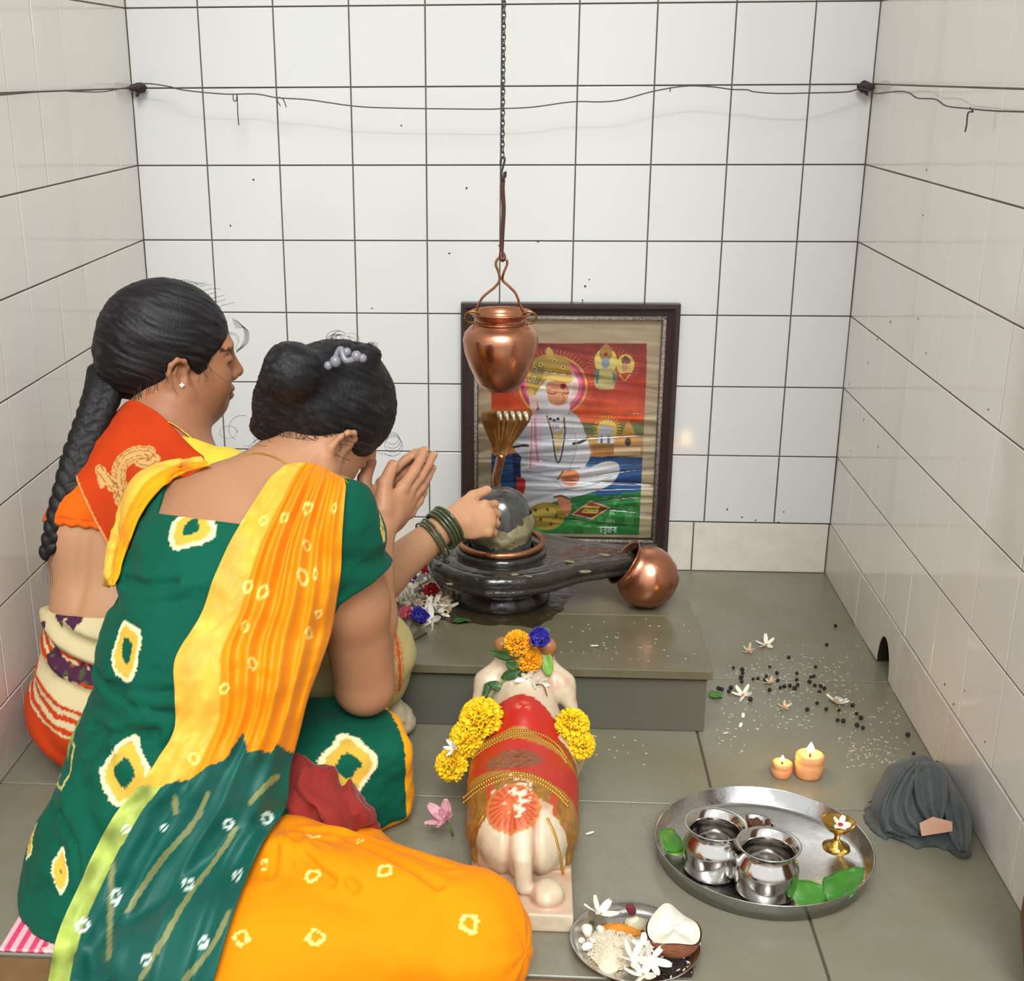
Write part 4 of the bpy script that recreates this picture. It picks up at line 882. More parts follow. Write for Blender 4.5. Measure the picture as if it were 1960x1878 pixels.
def chunk(u, v, z, s, mm, name, lab, cat, grp=None, seed=0, sq=(1, 1, 1)):
    g = np.random.default_rng(seed); bm = bmesh.new(); bmesh.ops.create_icosphere(bm, subdivisions=2, radius=1)
    V = np.array([q.co[:] for q in bm.verts]); F = [tuple(q.index for q in f.verts) for f in bm.faces]; bm.free()
    for _ in range(9):
        d = g.normal(0, 1, 3); d /= np.linalg.norm(d); k = V @ d; V = V - np.maximum(0, k - .68)[:, None] * d
    p = flo(u, v, z); V = V * np.array(sq) * s; V = V + p; V[:, 2] += z - V[:, 2].min()
    return solo(name, (V, F), mm, lab, cat, grp, loc=tuple(p), smooth=False)
for i, (u, v, s) in enumerate(((1123, 1793, .009), (1148, 1788, .007), (1124, 1820, .0075), (1134, 1808, .006), (1113, 1806, .005))):
    chunk(u, v, PZ0, s, m_crys, 'sugar_crystal', 'lump of rock sugar at the left rim of the small plate', 'sugar', 'rock sugar on the small plate', seed=i)
chunk(1207, 1752, .006, .0085, mat('maroon_cloth_bit', (110, 40, 46), rough=.9), 'maroon_cube', 'little maroon cube against the far rim of the small plate', 'cube', seed=12, sq=(1, .8, 1.1))
chunk(1218, 1777, PZ0, .013, mat('pale_betel_nut', (206, 200, 172), rough=.5, noise=.6, nscale=80, col2=(174, 160, 128)), 'betel_nut', 'pale betel nut between the maroon cube and the coconut', 'nut', seed=13, sq=(1.25, .8, .8))
# coconut half: brown shell, thick white flesh with a torn peak
cc = flo(1287, 1822, PZ0); o = thing('coconut_half', 'broken coconut half with white flesh on the small plate', 'coconut', tuple(cc))
def cnut(r, z0, z1, peak):
    V = []; n, s = 9, 48; a = np.linspace(0, 2 * math.pi, s, endpoint=False)
    for k in range(n):
        t = k / (n - 1)
        for b in a:
            top = .030 + peak * (np.exp(-((math.remainder(b - 1.9, 6.283)) / .75) ** 2)) + .004 * math.sin(3 * b)
            z = .0005 + t * top; rr = r * math.sin(math.acos(max(-1, min(1, 1 - (z + .004) / .034)))) if z < .030 else r
            V.append((cc[0] + rr * math.cos(b), cc[1] + .9 * rr * math.sin(b), PZ0 + z))
    return np.array(V), grid_faces(n, s, True), s
V, F, s = cnut(.0345, 0, 0, .0); F = F + [tuple(range(s))[::-1]]
part('shell', (V, F), mat('coconut_husk', (150, 92, 60), rough=.8, noise=.8, nscale=60, col2=(104, 60, 40), bump=.6, bscale=150, stretch=(1, 1, 3)), o)
top = V[-s:]; out = []; a = np.linspace(0, 2 * math.pi, s, endpoint=False)
for k in np.linspace(0, 1, 10):
    for i, b in enumerate(a):
        pk = .024 * math.exp(-((math.remainder(b - 1.75, 6.283)) / .55) ** 2) * min(1, (1 - k) * 1.5 + .25) ; q = top[i].copy(); m_ = np.array([cc[0], cc[1], q[2]])
        q = q + (m_ - q) * k * .97; q[2] += pk * (1 if k < .5 else 1) * (1 - .55 * k) + .004 * math.sin(k * 3.1); q[:2] += (m_ - q)[:2] * .06; out.append(q)
V2 = np.array(out); V2 = np.concatenate([V2, [V2[-s:].mean(0)]]); F2 = grid_faces(10, s, True) + [(9 * s + i, 9 * s + (i + 1) % s, 10 * s) for i in range(s)]
part('flesh', (V2, F2), mat('white_coconut_flesh', (218, 213, 198), rough=.5, sss=.12, noise=.3, nscale=40, col2=(224, 216, 196)), o)
def bloom(u, v, z, L, lab, seed, mm=None, grp='white blooms on the small plate', tilt=None, stem=True, npet=5, wide=.42, p=None):
    g = np.random.default_rng(seed); p = np.array(flo(u, v, z)) if p is None else np.array(p); zz = np.array([g.normal(0, .35), g.normal(-.2, .3), 1.0]) if tilt is None else np.array(tilt, float)
    o = thing('white_flower', lab, 'flower', tuple(p), grp)
    part('petals', place(flower(npet, L, L * wide, .22, .25, .3, .45, twist=.35, seed=seed), p, zz, spin=g.uniform(0, 6)), mm or m_wht, o)
    if stem:
        zn = zz / np.linalg.norm(zz); part('tube', tube([p + zn * .001, p - zn * L * .25 + (.003, 0, 0), p - zn * L * .3 + (L * .5, L * .1, 0)], [.0016, .0013, .001], 6), m_stem, o)
    return o
bloom(1148, 1748, .016, .023, 'white five petalled bloom on the far left rim of the small plate', 1)
bloom(1212, 1835, .018, .022, 'white bloom on the rice, leftmost of the cluster at the near rim', 2); bloom(1247, 1838, .016, .024, 'white bloom beside the black sesame at the near rim of the plate', 3)
bloom(1230, 1866, .013, .022, 'white bloom lowest at the near rim of the small plate', 4); bloom(1233, 1812, .018, .015, 'small greenish white bud between rice and coconut', 5, npet=4, wide=.6)
# ------------------------------------------------------------------ two dough lamps with flames
m_dough = mat('orange_dough', (232, 168, 112), rough=.6, noise=.7, nscale=45, col2=(206, 120, 74), sss=.15, bump=.2, bscale=90)
m_flame = bpy.data.materials.new('flame'); m_flame.use_nodes = True
b_ = m_flame.node_tree.nodes['Principled BSDF']; b_.inputs['Emission Color'].default_value = (1, .58, .16, 1); b_.inputs['Emission Strength'].default_value = 45; b_.inputs['Base Color'].default_value = (1, .5, .1, 1)
m_wick = mat('burnt_wick', (60, 36, 26), rough=.9)
def dough(u, v, r, h, lab, fl, facets):
    c = flo(u, v, 0); o = thing('dough_lamp', lab, 'lamp', tuple(c), None)
    w = lambda a, z: .04 * np.sin(facets * a + 60 * z) + .02 * np.sin(5 * a + 1)
    part('lamp_body', lathe([(.0005, 0), (r * .92, 0), (r, h * .12), (r * 1.0, h * .55), (r * .93, h * .62), (r * .98, h * .7), (r * .96, h * .92), (r * .8, h), (r * .5, h * .93), (r * .3, h * .84), (.0005, h * .82)], 40, tuple(c), cap0=False, cap1=False, wob=w), m_dough, o)
    t = c + np.array([0, 0, h * .82]); part('wick', tube([t, t + (0, 0, h * .22)], .0016, 6), m_wick, o)
    k = t + np.array([0, 0, h * .2]); part('flame', lathe([(.0003, 0), (.30 * fl, .18 * fl), (.36 * fl, .38 * fl), (.24 * fl, .68 * fl), (.0004, 1.1 * fl)], 20, tuple(k), cap0=False, cap1=False), m_flame, o, label='burning yellow flame')
    ld = bpy.data.lights.new('flame_light', 'POINT'); ld.energy = .055 * (fl / .014) ** 2; ld.color = (1, .55, .2); ld.shadow_soft_size = .006; lo = bpy.data.objects.new('flame_light', ld); COL.objects.link(lo); lo.location = k + (0, 0, fl * 1.6)
dough(1495, 1484, .0158, .024, 'smaller orange dough lamp with a low flame, left of the pair', .0095, 3); dough(1547, 1484, .0215, .039, 'larger orange dough lamp with a bright flame, right of the pair', .0165, 2)
# ------------------------------------------------------------------ cloth bundle and paper scrap
cbx = np.array([1.232, -1.005, 0])
def f_cloth(P):
    q = P - cbx
    d = d_ell(P, cbx + (.014, .008, .031), (.050, .058, .048)); d = smin(d, d_ell(P, cbx + (.010, .024, .054), (.032, .032, .032)), .03)
    d = smin(d, d_ell(P, cbx + (-.018, -.010, .020), (.034, .044, .024)), .025); d = smin(d, d_cone(P, cbx + (.045, -.03, .03), cbx + (.052, -.085, .008), .026, .010), .03)
    W = P + .010 * np.stack([noise(P, 22, 3), noise(P, 22, 4), noise(P, 22, 5)], 1)
    d = d - .0045 * (1 - np.abs(noise(W * (1, 1, .55), 30, 7)) * 2.2)
    d = smin(d, smax(d_ell(P, cbx + (.006, 0, 0), (.068, .076, .010)), -(P[:, 2] - .0005), .002) + .003 * fbm(P, 40, 3), .012)
    return np.maximum(d * .75, -P[:, 2])
V, F = sdfmesh(f_cloth, (1.11, -1.12, -.003), (1.325, -.90, .125), .0034); V, F = largest(V, F)
m_gcl = mat('slate_grey_cloth', (80, 86, 85), rough=.95, noise=.5, nscale=30, col2=(58, 63, 64), bump=.5, bscale=260, sheen=.15)
V[:, 2] = np.maximum(V[:, 2], 0); V[:, 0] = np.minimum(V[:, 0], XR - .003)
cbt = thing('cloth_bundle', 'crumpled slate grey cloth on the floor against the right wall', 'cloth', tuple(cbx))
part('wad', (V, F), m_gcl, cbt)
def flap(eL_, eR_, amp, nf, ph, seed, base=.003):
    n, m_ = 70, 48; A, B = spline(eL_, n), spline(eR_, n); s = np.linspace(0, 1, m_); UV = A[:, None] * (1 - s[None, :, None]) + B[:, None] * s[None, :, None]
    Q = hits(lambda P: np.minimum(f_cloth(P), P[:, 2] - .001), UV.reshape(-1, 2), .9, 2.4).reshape(n, m_, 3)
    for _ in range(8):
        K = Q.copy(); K[1:-1] = (Q[:-2] + 2 * Q[1:-1] + Q[2:]) / 4; K[:, 1:-1] = (K[:, :-2] + 2 * K[:, 1:-1] + K[:, 2:]) / 4; Q = K
    dq = CAMP - Q; dq /= ln(dq)[..., None]; dq = dq + (0, 0, .3); t = np.linspace(0, 1, n)[:, None]; g = noise(np.stack([s[None] * 3 + 0 * t, t * 4 + 0 * s[None], 0 * t + 0 * s[None]], -1).reshape(-1, 3), 1, seed).reshape(n, m_)
    w = s[None] + .07 * g + .10 * np.sin(2.2 * t + ph); f = np.abs(np.sin(w * math.pi * nf + ph)) ** 1.6
    e = np.clip(np.minimum(s, 1 - s)[None] / .06, 0, 1) * np.clip(t / .08, 0, 1)
    Q = Q + dq * (base + amp * f * (.35 + .65 * e) + .0015 * g + .003 * e)[..., None]; Q[..., 2] = np.maximum(Q[..., 2], .0035); Q[..., 0] = np.minimum(Q[..., 0], XR - .004)
    part('fold', sheet(Q[:, ::-1], .0018), m_gcl, cbt)
flap([(1728, 1482), (1702, 1515), (1686, 1552), (1690, 1586), (1722, 1604)], [(1748, 1478), (1730, 1515), (1720, 1550), (1732, 1585), (1768, 1604)], .007, 1.7, .9, 11)
flap([(1742, 1462), (1722, 1490), (1700, 1530), (1688, 1572), (1692, 1596)], [(1775, 1460), (1752, 1500), (1742, 1545), (1755, 1580), (1790, 1600)], .0075, 2.6, .4, 3)
flap([(1752, 1460), (1748, 1500), (1755, 1545), (1778, 1582)], [(1806, 1462), (1815, 1500), (1812, 1545), (1800, 1585)], .0085, 2.2, 1.2, 5, .006)
flap([(1795, 1462), (1800, 1510), (1806, 1560), (1818, 1606), (1836, 1632)], [(1818, 1470), (1840, 1505), (1858, 1550), (1863, 1592), (1850, 1634)], .0075, 2.8, .2, 8)
pp = np.array([hit(f_cloth, u, v) for u, v in ((1760, 1577), (1785, 1563), (1822, 1572), (1823, 1592), (1764, 1599))]); c_ = pp.mean(0); n_ = np.linalg.svd(pp - c_)[2][2]; n_ = n_ * np.sign(n_ @ (CAMP - c_)); pp = pp - ((pp - c_) @ n_)[:, None] * n_ + (CAMP - c_) / np.linalg.norm(CAMP - c_) * .017; pp[:, 2] += max(0, .001 - pp[:, 2].min()); nrm = n_ * .0012
solo('paper_scrap', (np.concatenate([pp, pp + nrm]), [(4, 3, 2, 1, 0), (5, 6, 7, 8, 9)] + [(i, (i + 1) % 5, (i + 1) % 5 + 5, i + 5) for i in range(5)]), mat('tan_card', (196, 154, 128), rough=.8, noise=.5, nscale=60, col2=(172, 120, 96)), 'torn tan card scrap leaning on the front of the grey cloth', 'card', smooth=False)
# ------------------------------------------------------------------ scattered on the floor
fl_ = [(1467, 1234, .019, m_wht, 'white bloom with an orange heart on the floor right of the platform, farthest one'), (1434, 1246, .013, m_old, 'small wilted bloom on the floor beside the farthest white bloom'), (1422, 1330, .019, m_wht, 'white bloom on the floor close to the corner of the platform'),
       (1602, 1346, .022, m_wht, 'white bloom on the floor among black seeds, nearest the right wall'), (1502, 1354, .012, m_old, 'small wilted orange bloom on the floor above the dough lamps'), (1474, 1307, .012, m_old, 'small wilted bloom lying among the black seeds')]
for i, (u, v, L, mm, lab) in enumerate(fl_):
    o = bloom(u, v, .004, L, lab, 60 + i, mm, None, stem=False, npet=5 + (i == 3))
    c = flo(u, v, .005); part('heart', ball(c, (.0028, .0028, .0016), 10, 6), m_orc, o)
lay_leaf(1372, 1332, .002, .030, .026, 10, m_lfm, 'green leaf lying on the floor at the corner of the platform', (.1, 0))
m_blk = mat('black_peppercorn', (30, 26, 24), rough=.6, noise=.5, nscale=300, col2=(14, 12, 12), bump=.6, bscale=500)
sd = [(888, 150), (838, 258), (308, 388), (358, 400), (361, 419), (352, 445), (355, 468), (420, 452), (448, 450), (495, 435), (488, 460), (555, 420), (560, 462), (515, 382), (668, 420), (668, 458), (673, 488), (575, 502), (597, 497), (628, 492), (655, 508), (765, 437), (748, 441), (740, 470), (770, 490), (803, 495), (825, 507), (797, 527), (513, 517), (282, 524), (294, 505), (223, 507), (242, 513), (404, 572), (783, 590), (727, 628), (835, 625), (907, 630), (985, 605), (1008, 650), (1032, 676), (900, 688), (932, 694), (1010, 718), (1043, 731), (1298, 772), (1332, 877), (775, 383), (622, 330)]
s0 = None
for i, (a, b) in enumerate(sd):
    p = flo(1300 + a * .33673, 1150 + b * .33673, 0)
    if s0 is None: s0 = solo('black_seed', xf(ball((0, 0, .0034), (.0036, .0034, .0034), 10, 8), p), m_blk, 'black peppercorn scattered on the floor between platform and right wall', 'seed', 'black peppercorns on the floor', loc=tuple(p))
    else: dup(s0, p, random.uniform(0, 6), scale=random.uniform(.8, 1.2))
g = np.random.default_rng(9); L = []
for n, (u0, u1, v0, v1) in ((90, (1390, 1640, 1255, 1300)), (70, (1440, 1640, 1300, 1330)), (60, (1420, 1560, 1330, 1400)), (60, (1600, 1740, 1330, 1440)), (70, (1620, 1720, 1410, 1470)), (14, (1130, 1240, 1400, 1470)), (22, (1360, 1440, 1340, 1440)), (10, (1500, 1700, 1230, 1262))):
    for _ in range(n):
        p = flo(g.uniform(u0, u1), g.uniform(v0, v1), .0007)
        if p[0] < XR - .012: L.append(xf(ball((0, 0, 0), (.0008, .0007, .0026), 5, 4), p, frame_from((g.normal(), g.normal(), .02))))
tag(part('rice_grains', join(*L), m_rice, None, loc=tuple(flo(1520, 1330))), 'white rice grains strewn over the floor right of the platform', 'rice', kind='stuff')
L = []
for _ in range(40):
    p = flo(g.uniform(1060, 1330), g.uniform(1185, 1270), PZ + .0007); L.append(xf(ball((0, 0, 0), (.0007, .0006, .0023), 5, 4), p, frame_from((g.normal(), g.normal(), .02))))
tag(part('rice_grains', join(*L), m_rice, None, loc=tuple(flo(1200, 1230, PZ))), 'few white rice grains strewn on top of the stone platform', 'rice', kind='stuff')
for i, (u, v, z, L_, a) in enumerate(((1121, 1597, .001, .013, 20), (1422, 1374, .001, .015, 80), (1416, 1392, .001, .014, 70), (1384, 1404, .001, .009, 10), (1130, 1236, PZ + .001, .014, -15))):
    p = flo(u, v, z); solo('white_petal', place(sheet(petal(L_, L_ * .4, .1, .2), .0005), p, (0, 0, 1), (math.cos(math.radians(a)), math.sin(math.radians(a)), 0)), m_wht, ('single white petal on the floor right of the marble bull', 'white petal on the floor between platform and dough lamps, upper of two', 'white petal on the floor between platform and dough lamps, lower of two', 'tiny white petal at the foot of the platform corner', 'white petal on top of the platform near its front edge')[i], 'petal')
# ------------------------------------------------------------------ flower heap beside the linga
m_res = mat('brown_wet_residue', (64, 54, 38), rough=.2, noise=.9, nscale=50, col2=(40, 32, 22), bump=.4, bscale=90, coat=.3)
a = np.linspace(0, 2 * math.pi, 90, endpoint=False); V = [(LC[0], LC[1], PZ + .0022)]; n = fbm(np.stack([np.cos(a), np.sin(a), a * 0], 1), 2.2, 4)
for k in (.6, .9, 1.0):
    V += [(LC[0] - .012 + k * (.150 + .022 * q) * math.cos(b), LC[1] - .012 + k * (.120 + .022 * q) * math.sin(b), PZ + (.0022 if k < .95 else .0003)) for b, q in zip(a, n)]
F = [(0, 1 + i, 1 + (i + 1) % 90) for i in range(90)] + [tuple(j + 1 for j in f)[::-1] for f in grid_faces(3, 90, True)]
tag(part('wet_residue', (np.array(V), F), m_res, None, loc=(LC[0], LC[1], PZ)), 'thin brown wet residue pooled round the foot of the linga', 'residue', kind='stuff')
hp_ = [(752, 1152, .006), (772, 1140, .010), (790, 1150, .010), (812, 1148, .012), (830, 1160, .008), (850, 1164, .006), (862, 1172, .006), (838, 1172, .010), (815, 1168, .012), (796, 1170, .010), (820, 1112, .016), (800, 1096, .018), (806, 1124, .018), (785, 1128, .014), (846, 1128, .008), (858, 1142, .006), (768, 1160, .010), (826, 1188, .006), (843, 1150, .012), (778, 1098, .014), (760, 1134, .010), (800, 1160, .016)]
for i, (u, v, h) in enumerate(hp_):
    mm = m_old if (i % 3 == 0 or (v < 1135 and u > 830)) else m_wht
    bloom(u, v, PZ + h, .019 + .004 * (i % 3), 'white bloom in the flower heap left of the black stone linga', 100 + i, mm, 'white blooms heaped beside the linga', tilt=(g.normal(0, .6), g.normal(-.3, .5), 1), stem=False, npet=5, wide=.40)
for i, (u, v, h, s, lab) in enumerate(((786, 1112, .022, 1.0, 'blue pea flower in the heap under the reaching arm'), (803, 1188, .010, 1.2, 'blue pea flower at the near edge of the flower heap'), (746, 1130, .012, .8, 'dark violet flower at the far left of the flower heap'))):
    p = np.array(flo(u, v, PZ + h)); blue_flower(p, (0, -.6, 1), s, lab, 'blue flowers in the heap', 50 + i)
def red_flower(u, v, h, s, mm, nm, lab, seed):
    p = np.array(flo(u, v, PZ + h)); o = thing(nm, lab, 'flower', tuple(p)); part('petals', place(join(flower(5, .017 * s, .016 * s, .5, .2, .4, .4, seed=seed), flower(4, .012 * s, .012 * s, .9, .1, .4, .4, seed=seed + 1)), p, (-.2, -.5, 1)), mm, o); part('calyx', place(lathe([(.001, -.006), (.003, -.003), (.003, .002)], 10), p, (-.2, -.5, 1)), m_stem, o)
red_flower(818, 1094, .022, 1.2, m_red, 'red_flower', 'crimson flower in the heap, close under the linga plate', 5); red_flower(826, 1138, .016, 1.2, m_red, 'red_flower', 'crimson flower in the middle of the flower heap', 6); red_flower(778, 1182, .014, 1.1, m_pnk, 'pink_flower', 'pink flower at the near edge of the heap beside a blue one', 7)
solo('betel_leaf', place(xf(leaf(.034, .022), (-.017, 0, 0)), flo(886, 1188, PZ + .004), (0, 0, 1), (.9, .3, 0)), m_lfd, 'green leaf on the platform at the foot of the linga', 'leaf')
solo('betel_leaf', place(xf(leaf(.036, .028), (-.018, 0, 0)), flo(758, 1116, PZ + .016), (0, -.7, 1), (.9, .2, 0)), m_lfl, 'pale green leaf at the far end of the flower heap', 'leaf')
solo('twig', tube(spline([flo(795, 1224, PZ + .0018), flo(806, 1218, PZ + .002), flo(816, 1212, PZ + .0018)], 10), .0014, 6), mat('dark_twig', (56, 44, 34), rough=.9), 'short dark twig on the platform below the flower heap', 'twig')
# ------------------------------------------------------------------ wire strung along the walls
m_wire = mat('dark_wire', (78, 72, 74), rough=.6, metal=.3); wy = -.052
lw = [(-60, 186), (0, 182), (60, 177), (115, 174), (190, 176), (235, 169)]
wp = [onx(u, v, XL + .014 + .012 * i / 5 * (5 - i) / 2) for i, (u, v) in enumerate(lw)] + [at(u, v, -.028 - (.028 if 330 < u < 1590 else .008)) for u, v in ((268, 163), (284, 160), (320, 165), (355, 173), (430, 180), (490, 180), (530, 187), (590, 191), (660, 201), (700, 205), (760, 207), (815, 208), (930, 209), (960, 208), (1020, 205), (1095, 195), (1150, 195), (1190, 191), (1250, 175), (1310, 165), (1360, 166), (1400, 171), (1430, 172), (1445, 176), (1490, 179), (1550, 178), (1620, 176), (1648, 170))] + [onx(u, v, XR - .02) for u, v in ((1672, 178), (1680, 179), (1720, 175), (1740, 178), (1757, 188), (1790, 190), (1812, 203), (1855, 208), (1900, 212), (1960, 214), (2020, 215))]
wo = thing('wall_wire', 'thin dark wire strung level along the three tiled walls', 'wire', tuple(wp[10])); part('strand', tube(spline(wp, 420), .0012, 6), m_wire, wo)
for pts in (((446, 181), (447, 192), (452, 193), (454, 182), (455, 215), (457, 240)), ((530, 186), (532, 195), (537, 203)), ((534, 186), (542, 190), (548, 205)), ((1282, 168), (1283, 172), (1282, 176))):
    part('tie_end', tube(spline([at(u, v, -.056) for u, v in pts], 24), .0011, 6), m_wire, wo)
part('tie_end', tube(spline([onx(u, v, XR - .02) for u, v in ((1857, 206), (1862, 214), (1853, 216), (1850, 240), (1847, 252))], 20), .0012, 6), m_wire, wo)
m_knot = mat('dark_rag', (72, 58, 60), rough=.95, noise=.6, nscale=120, col2=(44, 36, 38), bump=.6, bscale=300)
for nm, c, lab in (('l', at(268, 167, -.016), 'dark rag knot tying the wire in the left corner'), ('r', at(1655, 166, -.016), 'dark rag knot tying the wire in the right corner')):
    c = np.array(c); sg = 1 if nm == 'l' else -1; fk = lambda P: smin(smin(d_ell(P, c, (.014, .013, .009)), d_cone(P, c, c + (-.022 * sg, .004, -.002), .008, .004), .006), d_cone(P, c + (.005 * sg, 0, -.002), c + (-.006 * sg, -.004, -.014), .005, .003), .005) + .0022 * fbm(P, 130, 2)
    solo('wire_knot', sdfmesh(fk, c - .04, c + .04, .002), m_knot, lab, 'knot')
# ------------------------------------------------------------------ woven mat under the kneeling woman
mx, mz = np.meshgrid(np.linspace(.014, .40, 200), np.linspace(-1.378, -1.12, 90)); G = np.stack([mx, mz, .004 + .0006 * np.sin(mx * 900) + 0 * mz], -1)
u = (mx - .014).ravel(); v = mz.ravel(); C = np.tile(lin((214, 66, 112)), (len(u), 1)); st = (np.floor(u / .0075) % 2 == 0) & (u < .052); C[st] = lin((232, 182, 186)); n = fbm(np.stack([u, v, u * 0], 1), 45, 3); C[(u > .054) & (n > .1)] = lin((234, 196, 190)); C[(u > .060) & (n < -.25)] = lin((190, 40, 90))
V, F = sheet(G, .0035); solo('woven_mat', (V, F), mat('woven_plastic', (255, 255, 255), rough=.5, attr=True, bump=.3, bscale=300), 'pink and white woven mat under the woman in green', 'mat', colors=np.concatenate([C, C]))

# ------------------------------------------------------------------ specks and a rust streak on the tiles
L = []; rgs = np.random.default_rng(21)
for u, v in ((893, 360), (768, 240), (1098, 580), (1128, 535), (1120, 548), (1115, 575), (860, 485), (1030, 462), (955, 470), (485, 344), (441, 432), (712, 590), (1446, 996), (1490, 1000), (1500, 980), (1420, 990), (1392, 975)):
    L.append(xf(ball((0, 0, 0), (rgs.uniform(.0012, .0024), .0004, rgs.uniform(.0012, .0030)), 7, 5), np.array(at(u, v, -.0007))))
tag(part('wall_specks', join(*L), mat('dark_speck', (70, 58, 50), rough=.9), None, loc=(.9, 0, .8)), 'scattered small dark specks on the white tiles of the back wall', 'specks', kind='stuff')
L = []
for u, v in ((1773, 325), (1766, 412), (1757, 610), (1772, 676), (1704, 616), (1679, 650), (1661, 695), (1625, 735), (1653, 803), (1628, 863), (1680, 855), (1891, 784), (1846, 1322), (1808, 1310), (1825, 1348), (1885, 1420), (1690, 1215)):
    L.append(xf(ball((0, 0, 0), (.0004, rgs.uniform(.0014, .0026), rgs.uniform(.0012, .0028)), 7, 5), np.array(onx(u, v, XR - .0007))))
tag(part('wall_specks', join(*L), mat('dark_speck', (70, 58, 50), rough=.9), None, loc=(XR, -.6, .5)), 'scattered small dark specks on the white tiles of the right wall', 'specks', kind='stuff')
# ------------------------------------------------------------------ people: shared pieces
def unit(v): v = np.asarray(v, float); return v / np.linalg.norm(v)
m_skin = mat('brown_skin', (200, 150, 112), rough=.5, spec=.4, sss=.08, noise=.12, nscale=18, col2=(176, 122, 88), bump=.05, bscale=240, attr=True)
m_hair = mat('black_hair', (22, 20, 22), rough=.52, spec=.32, noise=.3, nscale=60, col2=(20, 18, 20), bump=.25, bscale=60, stretch=(6, 6, 1.2), attr=True)
m_nail = mat('finger_nail', (206, 152, 124), rough=.3)
m_goldj = mat('gold_jewellery', (230, 184, 96), rough=.22, metal=1)
m_eye = mat('eye_white', (226, 220, 210), rough=.15); m_iris = mat('dark_iris', (34, 22, 16), rough=.1); m_lip = mat('lip', (150, 84, 72), rough=.45)
class Head:
    def __init__(s, c, fwd, up, k=1.0):
        s.c = np.asarray(c, float); s.f = unit(fwd); u = np.asarray(up, float); s.u = unit(u - s.f * (u @ s.f)); s.r = np.cross(s.f, s.u); s.k = k
        s.M = np.stack([s.f, s.u, s.r], 1)
    def w(s, F, U, R): return s.c + s.k * (F * s.f + U * s.u + R * s.r)
    def l(s, P): return ((P - s.c) @ s.M) / s.k
def d_head(P, H):
    q = H.l(P); m = q.copy(); m[:, 2] = np.abs(q[:, 2])
    d = d_ell(q, (-.004, .018, 0), (.092, .082, .070))
    d = smin(d, d_ell(q, (.036, -.040, 0), (.056, .074, .056)), .03)
    d = smin(d, d_ell(q, (.062, -.094, 0), (.026, .022, .028)), .03)
    d = smin(d, d_ell(m, (.040, -.074, .036), (.036, .034, .018)), .025)           # jaw and full cheek
    d = smin(d, d_ell(m, (.060, -.046, .034), (.026, .026, .020)), .025)
    d = smin(d, d_ell(m, (.082, .004, .022), (.014, .010, .024)), .016)           # brow
    d = smax(d, -d_sph(m, (.100, -.014, .030), .0165), .014)                      # eye socket
    d = smin(d, d_ell(m, (.0795, -.0145, .0295), (.0125, .0105, .0145)), .004)    # lids
    d = smin(d, d_cone(q, (.088, -.008, 0), (.1035, -.040, 0), .0070, .0115), .012)
    d = smin(d, d_sph(m, (.0955, -.046, .0120), .0085), .007)
    d = smin(d, d_ell(q, (.0915, -.0695, 0), (.0090, .0062, .0205)), .006); d = smin(d, d_ell(q, (.0900, -.0815, 0), (.0092, .0070, .0180)), .006)
    d = smax(d, -d_ell(q, (.100, -.0755, 0), (.012, .0016, .020)), .002)
    d = smin(d, d_ell(q, (.026, -.110, 0), (.042, .030, .042)), .03)             # soft under the chin
    e = d_ell(m, (-.003, -.036, .0700), (.0155, .028, .0065), rotm(0, math.radians(24), math.radians(-12)))
    hx = [(.009, -.034, .0715), (.013, -.020, .0740), (.008, -.009, .0790), (-.004, -.006, .0835), (-.014, -.014, .0865), (-.018, -.028, .0870), (-.014, -.046, .0850), (-.005, -.058, .0820), (.005, -.066, .0800), (.011, -.064, .0775), (.011, -.056, .0740)]
    e = smin(e, d_chain(m, hx, [.0030, .0036, .0040, .0042, .0042, .0040, .0038, .0046, .0072, .0062, .0035], .003), .0045)
    e = smin(e, d_chain(m, [(-.004, -.018, .0790), (-.009, -.028, .0815), (-.006, -.044, .0790), (.002, -.050, .0760)], [.0024, .0030, .0030, .0026], .003), .003)
    e = smin(e, d_ell(m, (.010, -.043, .0735), (.0035, .0075, .0050)), .003)
    e = smax(e, -d_ell(m, (.0035, -.038, .0790), (.0060, .0095, .0085)), .003)
    return smin(d, e, .004) * H.k
